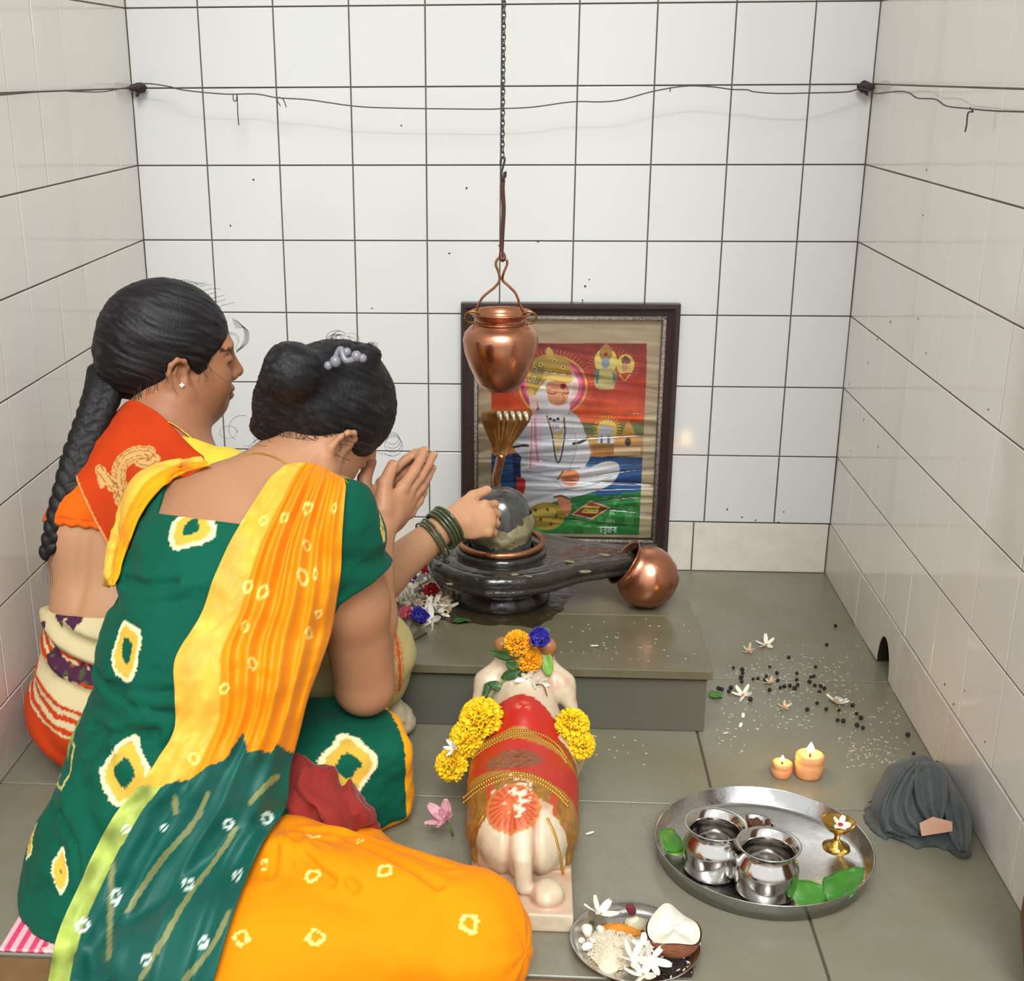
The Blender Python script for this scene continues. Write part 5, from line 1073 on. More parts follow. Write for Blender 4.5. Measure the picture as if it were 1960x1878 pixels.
def d_hand(P, w, f, n, thumb, curls, L=.175, side=1, spread=.05, tl=1.0, tcurl=.5):
    # wrist w, finger direction f, palm normal n; curls bend each finger towards the palm; the thumb leaves the side of the palm
    f = unit(f); n = unit(np.asarray(n, float) - f * (np.asarray(n, float) @ f)); s = np.cross(n, f) * side
    P0 = np.asarray(w, float); k = L / .175
    d = d_ell(P, P0 + f * .045 * k, (.044 * k, .034 * k, .0145 * k), np.stack([f, s, n], 1))
    d = smin(d, d_cone(P, P0 - f * .01, P0 + f * .03 * k, .021 * k, .018 * k), .012)
    lens = (.075, .083, .077, .060); tips = []
    for i in range(4):
        o = (1.5 - i) * .0165 * k; b = P0 + f * (.076 - .004 * abs(i - 1.2)) * k + s * o; d = smin(d, d_sph(P, b, .0100 * k), .006)
        dirv = unit(f + s * spread * (1.5 - i)); ang = 0; p = b; r = .0088 * k
        for j, seg in enumerate((.45, .30, .25)):
            ang += curls[i] * (.8, 1.15, .8)[j]; dd = dirv * math.cos(ang) + n * math.sin(ang); q = p + dd * lens[i] * seg * k
            e = d_cone(P, p, q, r, r * .9); d = smin(d, e, .0035); p = q; r *= .9
        tips.append((p, dd, -n * math.cos(ang) + dirv * math.sin(ang), r))
    t0 = P0 + f * .022 * k + s * .024 * k; td = unit(thumb); t1 = t0 + td * .040 * k * tl; t2 = t1 + unit(td * (1 - tcurl) + f * tcurl) * .030 * k * tl
    d = smin(d, d_cone(P, t0, t1, .0135 * k, .0105 * k), .010); d = smin(d, d_cone(P, t1, t2, .0105 * k, .0085 * k), .004); tips.append((t2, unit(t2 - t1), -n, .0085 * k))
    d_hand.tips = tips
    return d
def nails(tips):
    return [xf(ball((0, 0, 0), (r * .85, r * .75, .0016), 10, 6), p + up * r * .72 + dd * r * .1, np.stack([unit(dd), np.cross(unit(up), unit(dd)), unit(up)], 1)) for p, dd, up, r in tips]
def strand(pts, n=26): return tube(spline(pts, n), np.linspace(.00034, .00022, n), 4)
def curl(c, r, a0, a1, ux, uy, drift=0.0, n=24):
    t = np.linspace(a0, a1, n); return [np.asarray(c) + (r * (1 - drift * i / n)) * (math.cos(b) * ux + math.sin(b) * uy) for i, b in enumerate(t)]
CR, CU = CAMR[:, 0], CAMR[:, 1]
class Ring:                  # a dyed ring on cloth: flat coordinates round a point of the cloth
    def __init__(s, f, u, v, w, h, rot=0, inner=.42, seed=0, n=None, off=0.0, depth=.07):
        s.c = hit(f, u, v, off=off); g = grad(f, s.c[None], .006)[0]; n_ = unit(g); a = math.radians(rot)
        e1 = unit(CR - n_ * (CR @ n_)); e2 = np.cross(n_, e1); s.e1 = e1 * math.cos(a) + e2 * math.sin(a); s.e2 = -e1 * math.sin(a) + e2 * math.cos(a); s.n = n_
        k = np.linalg.norm(s.c - CAMP) / FPX; s.w = w * k / 2; s.h = h * k / 2; s.seed = seed; s.inner = inner; s.depth = depth
    def q(s, V):
        d = V - s.c; x = d @ s.e1 / s.w; y = d @ s.e2 / s.h; a = np.arctan2(y, x); r = np.sqrt(x * x + y * y) + 9 * (np.abs(d @ s.n) > s.depth)
        return r * (1 + .09 * np.cos(4 * a + s.seed) + .05 * np.sin(3 * a + 2 * s.seed)) + .05 * fbm(V, 90, 40 + s.seed)
def paint_ring(C, V, R, base, y=(218, 176, 66), c=(232, 226, 178)):
    q = R.q(V); n = fbm(V, 55, R.seed)
    m = q < 1; C[m] = lin(c); m = q < .80 + .05 * n; C[m] = (lin(y) * (1 - .25 * np.clip(n, 0, 1)[:, None]) + lin((150, 160, 84)) * .25 * np.clip(n, 0, 1)[:, None])[m]
    m = (q < R.inner + .06 * n); C[m] = base if np.ndim(base) == 1 else base[m]
def d_poly(V, pts):
    d = np.full(len(V), 9.0)
    for a, b in zip(pts[:-1], pts[1:]):
        e = b - a; t = np.clip(((V - a) @ e) / (e @ e + 1e-12), 0, 1); d = np.minimum(d, ln(V - a - t[:, None] * e))
    return d
def creases(P, L_, w, a):     # pulled folds: a valley with a ridge beside it
    d = 0
    for pts in L_: e = d_poly(P, pts); d = d + np.exp(-(e / w) ** 2) - .7 * np.exp(-((e - 2.1 * w) / (1.2 * w)) ** 2)
    return a * d
m_cloth = mat('dyed_cotton', (255, 255, 255), rough=.8, attr=True, bump=.12, bscale=500, sheen=.04, spec=.15)
m_fine = mat('fine_black_hair', (26, 22, 22), rough=.5)
def wisps(name_parts, par): 
    for L_ in name_parts: part('loose_strands', join(*L_), m_fine, par)
GP = lambda u, v, y: np.array(at(u, v, y))
# ------------------------------------------------------------------ the woman in green
gH = Head(GP(632, 792, -.925), (.40, .44, -.80), (.68, .44, .58), .94)
g_shR, g_shL = GP(640, 985, -1.075), GP(310, 972, -.985)
g_elR = GP(697, 1312, -1.00); g_wr = GP(722, 1018, -.945); g_elL = np.array([.285, -.895, .235]); g_wl = g_wr + np.array([-.030, .020, .004])
g_fd = unit((.50, .66, .44)); g_n = unit((-.88, .44, .05))
def g_torso(P):
    d = d_ell(P, GP(305, 1640, -1.205), (.172, .145, .125))
    d = smin(d, d_ell(P, GP(340, 1470, -1.185), (.150, .118, .10), rotm(0, 0, -.3)), .06)
    d = smin(d, d_ell(P, GP(385, 1290, -1.15), (.143, .105, .11), rotm(0, 0, -.3)), .06)
    d = smin(d, d_ell(P, GP(440, 1110, -1.085), (.152, .098, .115), rotm(math.radians(-18), 0, -.3)), .06)
    d = smin(d, d_cone(P, g_shL + (.012, 0, -.01), g_shR + (-.012, 0, -.012), .050, .054), .05)
    d = smin(d, d_cone(P, GP(470, 980, -1.02), GP(560, 925, -.985), .075, .062), .05)
    return d
def g_armR(P): return d_chain(P, [g_shR, g_shR * .5 + g_elR * .5 + (.004, 0, 0), g_elR], [.050, .049, .043], .02)
def g_body(P):
    d = g_torso(P)
    d = smin(d, d_cone(P, GP(555, 925, -.985), GP(598, 850, -.955), .058, .054), .04)
    d = smin(d, d_head(P, gH), .022)
    d = smin(d, g_armR(P), .03)
    d = smin(d, d_chain(P, [g_elR, g_elR * .55 + g_wr * .45, g_wr], [.042, .036, .0245], .02), .012)
    d = smin(d, d_chain(P, [g_shL, g_elL, g_wl], [.046, .038, .023], .01), .02)
    d = smin(d, d_hand(P, g_wr, g_fd, g_n, g_fd * .35 + CU * .85 - CR * .1, (.10, .08, .10, .16), .175, -1), .012)
    g_body.tipsR = d_hand.tips
    d = smin(d, d_hand(P, g_wl, g_fd, -g_n, g_fd * .35 + CU * .85 - CR * .15, (.10, .06, .08, .12), .165, 1), .012)
    return d
# garments, each a little outside the body
gA0, gA1 = hit(g_torso, 310, 984), hit(g_torso, 450, 1002); gAn = unit(np.cross(gA1 - gA0, ray(380, 992))); gAn *= np.sign(gAn[2])
gB0 = hit(g_torso, 306, 975); gBn = unit((.86, -.05, .18)); gC0 = hit(g_torso, 640, 975)
def wrk(P, s=1.0):           # slack folds of thin cloth
    return s * (.0034 * fbm(P * (1.0, 1.0, 1.6), 16, 31) + .0034 * np.sin(70 * P[:, 2] + 30 * P[:, 0] + 5 * noise(P, 11, 4)) * np.clip(noise(P, 9, 8) + .2, 0, 1))
def g_opening(P): return np.minimum(np.minimum((P - gA0) @ gAn, (P - gB0) @ gBn), -((P - gC0) @ unit((.9, -.3, 0))))
g_panelR = rotm(0, 0, math.radians(20))
def g_lap(P):                # cloth over the drawn up leg in front
    d = d_box(P, (.392, -1.010, .068), (.092, .085, .072), g_panelR, .03)
    return smin(d, d_ell(P, (.36, -1.03, .05), (.11, .09, .085)), .04)
_gt = lambda P: g_torso(P) - .006
g_cr = [[hit(_gt, u, v) for u, v in l] for l in ([(205, 1318), (262, 1352), (330, 1362)], [(178, 1392), (235, 1412), (300, 1400)], [(190, 1290), (240, 1318), (300, 1330), (330, 1325)], [(150, 1480), (180, 1440), (200, 1410)], [(240, 1110), (280, 1122), (340, 1118)], [(120, 1560), (150, 1610), (160, 1680)], [(460, 1290), (520, 1310)])]
def g_dress(P):
    d = smin(g_torso(P), smin(g_lap(P), d_cone(P, GP(330, 1640, -1.2), (.37, -1.06, .05), .115, .075), .05), .05)
    d = smin(d, d_ell(P, GP(235, 1750, -1.26), (.12, .12, .085)), .05)
    sl = d_cone(P, g_shR + (-.005, 0, .0), g_shR * .55 + g_elR * .45, .056, .064)
    hem = (P - GP(696, 1110, -1.10)) @ unit((.50, -.10, -.80)); sl = smax(smax(sl, hem, .003), (P - GP(640, 1100, -1.1)) @ unit((-.96, .28, 0)) - .004, .004)
    d = smin(d, sl, .016); d = smin(d, smax(d_cone(P, g_shL, g_shL * .6 + g_elL * .4, .046, .048), (P - (g_shL * .62 + g_elL * .38)) @ unit(g_elL - g_shL), .003), .015)
    d = d - .006 + wrk(P) * np.clip((.62 - P[:, 2]) / .15, .15, 1.3)
    d = d + creases(P, g_cr, .007, .0042)
    d = smax(d, g_opening(P), .004)
    d = smax(d, (P - GP(480, 890, -1.0)) @ unit((.25, .3, .9)) - .02, .004)
    return np.maximum(d, -P[:, 2] - .0045 + .009)
_gk = lambda P: d_cone(P, GP(480, 1722, -1.265), GP(886, 1800, -1.385), .115, .085)
g_ck = [[hit(_gk, u, v) for u, v in l] for l in ([(590, 1585), (680, 1600), (780, 1630), (860, 1660)], [(560, 1600), (590, 1645), (640, 1690)], [(530, 1625), (515, 1700), (490, 1790)], [(640, 1590), (760, 1650), (840, 1700)], [(600, 1620), (680, 1700)])]
def g_skirt(P):
    a, b = GP(480, 1722, -1.265), GP(886, 1800, -1.385)
    d = smin(d_cone(P, a, b, .112, .082), d_ell(P, (.36, -1.40, .02), (.19, .075, .075)), .05); d = smin(d, d_cone(P, b + (-.03, .01, -.025), (.42, -1.13, .03), .055, .036), .04)
    q = P - a; ax = unit(b - a); t = q @ ax; rad = np.arctan2((q - t[:, None] * ax) @ np.array([0, 0, 1.0]), (q - t[:, None] * ax) @ np.array([0, -1.0, 0]))
    d = d - .003 + .0060 * np.sin(7 * rad + 9 * t + 2.2 * noise(P, 8, 3)) * np.clip(1.1 - t / .42, .15, 1) + .0032 * fbm(P, 14, 5) + creases(P, g_ck, .006, .0040)
    return np.maximum(d, -P[:, 2] + .0045)
def g_under(P):
    c = GP(630, 1550, -1.165); d = d_ell(P, c, (.048, .05, .034)); d = smin(d, d_ell(P, GP(582, 1515, -1.16), (.042, .05, .044)), .03); d = smin(d, d_cone(P, c, GP(708, 1582, -1.155), .030, .016), .03)
    return np.maximum(d + .006 * np.sin(120 * P[:, 0] + 60 * P[:, 2] + 5 * noise(P, 20, 2)) + .005 * fbm(P, 36, 6), -P[:, 2] + .003) * .7
woman = thing('person', 'seated woman in green and yellow tie-dyed clothes seen from behind, bowing with hands pressed together', 'person', tuple(np.array([.24, -1.2, .0055])))
V, F = sdfmesh(g_body, (-.04, -1.37, .0), (.66, -.74, .78), .0034, 1)
q = gH.l(V); C = np.tile(lin((174, 128, 95)), (len(V), 1)); n = fbm(V, 14, 3)[:, None]; C = C * (1 + .06 * n)
lipm = (ln((q - (.094, -.0755, 0)) / (.014, .013, .022)) < 1); C[lipm] = lin((150, 86, 74))
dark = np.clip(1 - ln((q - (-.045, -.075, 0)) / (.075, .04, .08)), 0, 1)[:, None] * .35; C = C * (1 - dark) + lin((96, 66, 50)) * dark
hd = np.clip(1 - ln(V - (g_wr + g_fd * .08)) / .10, 0, 1)[:, None] * .4; C = C * (1 - hd) + lin((198, 142, 112)) * hd
V[:, 2] = np.maximum(V[:, 2], .006)
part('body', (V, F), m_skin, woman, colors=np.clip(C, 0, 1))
V, F = sdfmesh(g_dress, (-.11, -1.42, .0), (.54, -.80, .62), .0033, 1)
GRN = lin((5, 84, 64)); C = np.tile(GRN, (len(V), 1)) * (1 + .10 * fbm(V, 9, 12)[:, None] + .05 * fbm(V, 120, 1)[:, None])
base = C.copy()
rings = [Ring(g_dress, 366, 1008, 104, 92, 28, .40, 1), Ring(g_dress, 243, 1246, 74, 118, 12, .36, 2), Ring(g_dress, 236, 1480, 104, 116, -8, .40, 3, off=.0), Ring(g_dress, 116, 1668, 34, 78, 8, .1, 4), Ring(g_dress, 668, 1468, 112, 104, 28, .42, 5), Ring(g_dress, 58, 1610, 26, 70, 0, .1, 6), Ring(g_dress, 732, 1010, 20, 60, 35, .05, 7, depth=.04)]
for R in rings: paint_ring(C, V, R, base)
hp_ = lambda pts: [hit(g_dress, u, v) for u, v in pts]
lime = d_poly(V, hp_([(205, 1140), (184, 1200), (168, 1270), (150, 1330), (138, 1400), (130, 1440)])); m = lime < .010 + .003 * fbm(V, 60, 2); C[m] = (lin((128, 148, 76)) * (1 + .35 * fbm(V, 120, 5)[:, None]))[m]
ol = d_poly(V, hp_([(128, 1400), (142, 1430), (136, 1470), (118, 1510), (108, 1500), (124, 1440), (128, 1400)])); m = ol < .0022; C[m] = lin((190, 180, 110))
pn = (V - np.array([.392, -1.015, .07])) @ g_panelR; m = (pn[:, 0] > .083) & (V[:, 1] > -1.10) & (V[:, 2] < .16) & (V[:, 0] > .40); C[m] = lin((246, 168, 24)); m = (V[:, 2] < .016) & (V[:, 0] > .36) & (V[:, 1] > -1.13); C[m] = lin((236, 156, 30))
part('dress', (V, F), m_cloth, woman, colors=np.clip(C, 0, 1), label='green tie-dyed dress with yellow and white rings')
V, F = sdfmesh(g_skirt, (.06, -1.50, .0), (.72, -1.02, .24), .0034, 1)
C = np.tile(lin((236, 139, 3)), (len(V), 1)) * (1 + .06 * fbm(V, 10, 3)[:, None])
for i, (u, v, w, h, r) in enumerate(((898, 1768, 34, 36, 70), (736, 1666, 30, 28, 20), (598, 1676, 30, 26, 30), (604, 1794, 32, 30, 5), (462, 1796, 30, 28, 0), (600, 1600, 26, 14, 10), (505, 1655, 14, 26, 0), (690, 1608, 18, 12, 30))):
    R = Ring(g_skirt, u, v, w, h, r, .5, i); q = R.q(V); m = (q < 1.0) & (q > .62); C[m] = lin((252, 224, 130))
part('skirt', (V, F), m_cloth, woman, colors=np.clip(C, 0, 1), label='yellow skirt over the folded right knee')
part('underskirt', sdfmesh(g_under, (.22, -1.28, .0), (.54, -1.02, .22), .0032), mat('dark_red_cloth', (142, 34, 26), rough=.85, noise=.5, nscale=20, col2=(110, 20, 18), sheen=.15), woman, label='crumpled dark red underskirt')
# the long drape over the right shoulder: satin edged yellow, then teal, down to the floor
g_all = lambda P: np.minimum(np.minimum(np.minimum(g_dress(P), g_skirt(P)), g_body(P)), P[:, 2] - .004)
eL = [(548, 893), (520, 915), (488, 962), (440, 1042), (408, 1112), (384, 1182), (336, 1262), (334, 1330), (334, 1400), (306, 1450), (268, 1508), (214, 1575), (160, 1682), (112, 1790), (93, 1884)]
eR = [(655, 922), (662, 935), (659, 975), (655, 1040), (653, 1100), (645, 1155), (634, 1220), (614, 1280), (592, 1340), (574, 1410), (556, 1480), (548, 1552), (500, 1622), (448, 1750), (408, 1890)]
nt_, ns_ = 230, 100; L = spline(eL, nt_); R_e = spline(eR, nt_); s = np.linspace(0, 1, ns_); UV = L[:, None] * (1 - s[None, :, None]) + R_e[:, None] * s[None, :, None]
tt = np.linspace(0, 1, nt_)[:, None] + 0 * s[None]; ss = s[None] + 0 * tt
UV[..., 1] += -14 * np.sin(np.pi * ss) * np.clip(1 - tt * 9, 0, 1)
Hh = hits(g_all, UV.reshape(-1, 2), .9, 2.4, .0).reshape(nt_, ns_, 3)
Dr = Hh - CAMP; Td = ln(Dr); Dr /= Td[..., None]
for j in range(45, ns_): Td[:, j] = np.minimum(Td[:, j], Td[:, j - 1] + .0035)
for j in range(54, -1, -1): Td[:, j] = np.minimum(Td[:, j], Td[:, j + 1] + .006)
Hh = CAMP + Dr * Td[..., None]
for _ in range(6):           # let the cloth bridge small hollows
    K = Hh.copy(); K[1:-1] = (Hh[:-2] + 2 * Hh[1:-1] + Hh[2:]) / 4; K[:, 1:-1] = (K[:, :-2] + 2 * K[:, 1:-1] + K[:, 2:]) / 4; Hh = K
dc = CAMP - Hh; dc /= ln(dc)[..., None]; dc2 = dc + np.array([0, 0, .35]); dc2 /= ln(dc2)[..., None]
nn = noise(np.stack([ss * 2.2, tt * 5, tt * 0], -1).reshape(-1, 3), 1.0, 9).reshape(ss.shape)
sw = ss + .03 * np.sin(7 * tt) + .018 * nn
fold = np.zeros_like(ss)
for c, w, h in ((.36, .03, .012), (.49, .038, .018), (.60, .022, .010), (.70, .038, .019), (.83, .03, .013), (.94, .03, .010)):
    fold += h * np.exp(-((sw - c) / w) ** 2)
fold -= .006 * np.exp(-((sw - .565) / .016) ** 2) * np.clip(np.sin(tt * 9), 0, 1)
fy = fold * np.clip((.72 - tt) / .12, .18, 1) * np.clip(.35 + tt * 6, 0, 1); fold2 = .005 * np.sin(sw * 30 + 3 * tt) * np.clip((tt - .62) / .1, 0, 1)
satin = .0035 * fbm(np.stack([ss * 7, tt * 16, 0 * tt], -1).reshape(-1, 3), 1, 5).reshape(ss.shape) * (sw < .34)
D = Hh + dc2 * (.010 + .006 * np.clip((ss - .85) / .15, 0, 1) + fy + fold2 + satin)[..., None]
# over the shoulder to the front
top = D[0]; extra = [top + np.array([.012, .030, -.010]) * k + np.array([.01, .03, -.05]) * k * k for k in (1.0, .75, .5, .25)]
D = np.concatenate([np.array(extra), D]); UVx = np.concatenate([np.repeat(UV[:1], 4, 0), UV]); tx = np.concatenate([np.zeros((4, ns_)), tt]); sx = np.concatenate([np.repeat(sw[:1], 4, 0), sw])
D[..., 2] = np.maximum(D[..., 2], .004)
uu, vv = UVx[..., 0], UVx[..., 1]; n2 = fbm(np.stack([uu / 40, vv / 40, uu * 0], -1).reshape(-1, 3), 1, 8).reshape(uu.shape)
Y = lin((238, 146, 6)); C = np.tile(Y, uu.shape + (1,)) * (1 + .05 * n2[..., None])
sat = sx < .33 - .05 * tx; C[sat] = (np.tile(lin((226, 172, 58)), uu.shape + (1,)) * (1 + .16 * n2[..., None]))[sat]
for u, v, w, h in ((475, 1130, 20, 28), (504, 1142, 24, 30), (580, 1112, 20, 34), (604, 1108, 10, 24), (470, 1205, 16, 22), (590, 980, 20, 26), (640, 980, 10, 22), (545, 998, 16, 26), (588, 1052, 16, 20), (592, 1220, 14, 24), (610, 1180, 14, 18), (484, 1278, 18, 26), (430, 1325, 20, 22), (372, 1455, 22, 24), (456, 1000, 24, 18), (505, 1000, 18, 18)):
    q = np.sqrt(((uu - u) / w * 2) ** 2 + ((vv - v) / h * 2) ** 2); C[(q < 1) & (q > .55)] = lin((253, 222, 120))
edge_ = [(200, 1520), (268, 1512), (330, 1502), (392, 1480), (440, 1452), (466, 1405), (474, 1440), (520, 1442), (530, 1428), (560, 1452), (640, 1455)]
eu, ev = np.array(edge_).T; lim = np.interp(uu, eu, ev) + 5 * n2; teal = vv > lim
T = np.tile(lin((2, 84, 73)), uu.shape + (1,)) * (1 + .10 * n2[..., None]); C[teal] = T[teal]
def pd(pts):
    P_ = spline(pts, 60); d = np.full(uu.shape, 1e9); k = np.zeros(uu.shape)
    for i, (a, b) in enumerate(P_): e = (uu - a) ** 2 + (vv - b) ** 2; m = e < d; d[m] = e[m]; k[m] = i
    return np.sqrt(d), k
strip = teal & (sx < .135); C[strip] = (np.tile(lin((160, 176, 84)), uu.shape + (1,)) * (1 + .5 * n2[..., None]))[strip]
for pts in (((398, 1524), (370, 1580), (310, 1650), (270, 1710), (245, 1750)), ((452, 1590), (420, 1640), (360, 1720), (320, 1790), (270, 1880)), ((438, 1755), (410, 1810), (355, 1880)), ((215, 1660), (212, 1740), (208, 1840)), ((335, 1530), (337, 1560)), ((530, 1490), (500, 1520), (480, 1540))):
    d, k = pd(pts); m = teal & (d < 5.5) & ((np.floor(k * 1.1) % 3) < 2.2); C[m] = lin((128, 132, 84))
for u, v, w, h in ((438, 1580, 20, 22), (512, 1570, 22, 24), (360, 1696, 22, 26), (222, 1718, 20, 30), (158, 1776, 28, 30), (455, 1678, 18, 22), (390, 1808, 20, 22), (280, 1842, 20, 20), (314, 1588, 14, 12), (242, 1590, 16, 18)):
    q = np.sqrt(((uu - u) / w * 2) ** 2 + ((vv - v) / h * 2) ** 2); C[teal & (q < 1) & (q > .52)] = lin((214, 232, 220))
V, F = sheet(D[:, ::-1], .0022); Cc = C[:, ::-1].reshape(-1, 3)
part('drape', (V, F), mat('satin_cotton', (255, 255, 255), rough=.5, attr=True, sheen=.06, spec=.35, bump=.06, bscale=300), woman, colors=np.clip(np.concatenate([Cc, Cc]), 0, 1), label='yellow drape with a satin edge turning teal towards the floor')
# the other end of the drape rolled over the left shoulder and down the side
pi_ = [(402, 890), (352, 904), (316, 922), (287, 952), (264, 988), (248, 1028), (233, 1072), (218, 1122)]; po_ = [(386, 877), (340, 881), (300, 890), (262, 910), (240, 944), (225, 985), (211, 1030), (203, 1075), (199, 1120)]
A_, B_ = spline(pi_, 90), spline(po_, 90); s = np.linspace(-.12, 1, 22); UV = A_[:, None] * (1 - s[None, :, None]) + B_[:, None] * s[None, :, None]
Q = hits(lambda P: g_all(P) - .004, UV.reshape(-1, 2), .9, 2.4).reshape(90, 22, 3)
for _ in range(5): K = Q.copy(); K[1:-1] = (Q[:-2] + 2 * Q[1:-1] + Q[2:]) / 4; Q = K
dq = CAMP - Q; dq /= ln(dq)[..., None]; t_ = np.linspace(0, 1, 90)[:, None]
Q = Q + dq * (.004 + .006 * np.exp(-((s - .25) / .12) ** 2) + .006 * np.exp(-((s - .7) / .14) ** 2) - .010 * np.clip(-s, 0, 1) * 3 - .008 * np.clip(s - .85, 0, 1) * 4 + 0 * t_)[..., None]
V, F = sheet(Q[:, ::-1], .003); C = np.tile(lin((238, 160, 22)), (len(V), 1)); ks = np.tile(np.tile(s[::-1], 90), 2); C[(ks > .48)] = lin((230, 184, 72)); 
part('drape_end', (V, F), m_cloth, woman, colors=C, label='yellow end of the drape over the left shoulder')
# hair in a bun with a clip
hcR = lambda P: gH.l(P)
def g_hair(P):
    q = gH.l(P); d = d_ell(q, (-.008, .018, 0), (.099, .092, .082))
    d = smin(d, d_ell(q, (-.050, -.022, 0), (.058, .056, .066)), .03)
    cut = q[:, 1] - np.interp(q[:, 0], [-.09, -.05, -.02, .0, .010, .020, .05, .072, .088], [-.108, -.074, -.044, -.016, -.010, -.040, -.030, -.004, .045]) + .005 * noise(P, 50, 2)
    d = smax(d, -cut, .010)
    b = d_ell(P, GP(558, 712, -1.00), (.041, .044, .041)); b = smin(b, d_ell(P, GP(525, 772, -.985), (.030, .03, .034)), .03); b = smin(b, d_ell(P, GP(604, 716, -.97), (.032, .035, .028)), .012)
    b = smin(b, d_ell(P, GP(668, 694, -.94), (.032, .034, .024)), .014); b = smin(b, d_ell(P, GP(700, 680, -.93), (.022, .022, .014)), .01)
    b = smin(b, d_ell(P, GP(520, 815, -.97), (.030, .03, .022)), .03)
    d = smin(d, b, .012)
    k = q[:, 1] * 1.0 - q[:, 0] * .5
    return d + .0011 * noise(np.stack([k * 420, q[:, 2] * 260, q[:, 0] * 24], 1), 1, 3) + .0022 * noise(P, 34, 5)
V, F = sdfmesh(g_hair, GP(620, 770, -.93) - .16, GP(620, 770, -.93) + .16, .0030, 1)
q = gH.l(V); k = q[:, 1] - q[:, 0] * .5; HC = lin((12, 11, 14)) + np.clip(noise(np.stack([k * 260, q[:, 2] * 200, q[:, 0] * 20], 1), 1, 12), 0, 1)[:, None] * lin((44, 42, 46)); hair = part('hair', (V, F), m_hair, woman, colors=HC, label='black hair pinned up in a loose bun')  # greyish highlights painted into the black along the strands
dk = lambda u, v, y=-.97: GP(u, v, y)
W1 = [strand(curl(dk(437, 828, -.96), .013, 0, 6.6, CR, CU * .7, .1)), strand(curl(dk(462, 822, -.965), .02, 1.2, 4.2, CR, CU, .2)), strand(curl(dk(500, 838, -1.0), .010, -3.5, 2.2, CR, CU, .1)), strand(curl(dk(525, 836, -1.005), .009, -2.6, 2.6, CR, CU, .1))]
W2 = [strand(curl(dk(512, 738 + 4 * i, -.99), .016 + .001 * i, 1.6 + .1 * i, 4.6, CR, CU * .8, .2)) for i in range(7)]
W3 = [strand(curl(dk(636 + 3 * i, 660 - i % 3 * 5, -.95), .013 + .002 * (i % 4), .3 * i, 5.0 + .3 * i, CR, CU * .8, .5)) for i in range(12)]
W4 = [strand(curl(dk(706 + 2 * i, 668, -.93), .010 + .002 * (i % 3), .4 * i, 5.2, CR, CU * .7, .3)) for i in range(8)]
W5 = [strand(curl(dk(752, 838 + 5 * i, -.90), .010 + .002 * i, -2.4, 2.6 + .3 * i, CR, CU, .3)) for i in range(4)]
W6 = []
for i in range(46):
    a = RNG.uniform(0, 1); u, v = 486 + 175 * a, 822 + 10 * math.sin(a * 3); p = hit(g_body, u, v + 4); W6.append(strand([p + CU * .014 + CAMR[:, 2] * .004, p + CAMR[:, 2] * .003, p - CU * RNG.uniform(.008, .016) + CR * RNG.normal(.004, .012) + CAMR[:, 2] * .002, p - CU * RNG.uniform(.012, .036) + CR * RNG.normal(.006, .024) + CAMR[:, 2] * .001]))
wisps([W1, W2, W3, W4, W5, W6], hair)
clip = part('hair_clip', tube(spline([dk(640, 690, -1.0), dk(652, 668, -1.0), dk(662, 690, -1.01), dk(690, 682, -1.0)], 24), np.full(24, .0042), 8), mat('clear_grey_plastic', (128, 130, 138), rough=.2, spec=.6), hair, label='clear grey hair clip')
for u, v, r in ((642, 692, .0080), (628, 700, .006), (682, 682, .0075), (694, 686, .006), (664, 674, .006)): part('clip_bead', ball(dk(u, v, -1.004), r, 12, 8), MATS['clear_grey_plastic'], hair)
pn = [hit(g_body, u, v) + CAMR[:, 2] * .0015 for u, v in ((470, 872), (490, 868), (515, 872), (535, 880), (550, 888))]; part('neck_chain', tube(spline(pn, 50), .0012, 6), m_goldj, woman, label='thin gold neck chain')
part('ear_stud', ball(gH.w(.011, -.064, .080), .0028, 10, 6), m_goldj, woman)
g_body(np.zeros((1, 3))); part('finger_nails', join(*nails(g_body.tipsR)), m_nail, woman)
# ------------------------------------------------------------------ the woman in orange
oH = Head(GP(333, 663, -.70), (.93, .36, -.07), (.06, .02, 1.0), .965)
o_shL, o_shR = np.array([.008, -.715, .470]), np.array([.205, -.845, .447])
o_el = np.array([.352, -.755, .200]); o_wr = GP(858, 1003, -.60); o_f = unit((.90, .26, .06)); o_n = unit((-.15, .86, -.42)); 
def o_torso(P):
    d = d_ell(P, (.040, -.865, .085), (.160, .145, .105))
    d = smin(d, d_ell(P, (.040, -.845, .245), (.122, .104, .10), rotm(0, 0, .3)), .06)
    d = smin(d, d_ell(P, (.080, -.795, .385), (.136, .108, .115), rotm(0, 0, -.5)), .06)
    d = smin(d, d_ell(P, (.000, -.845, .360), (.080, .07, .095)), .05)
    d = smin(d, d_cone(P, o_shL + (.02, -.012, -.008), o_shR + (-.02, .012, -.008), .054, .056), .05)
    d = smin(d, d_cone(P, (.085, -.785, .47), (.098, -.755, .525), .078, .058), .05)
    sp = d_cone(P, h_sp0, h_sp1, 0, 0); return d + .007 * np.exp(-(sp / .013) ** 2)
h_sp0, h_sp1 = GP(166, 1000, -.905), GP(152, 1190, -.93)
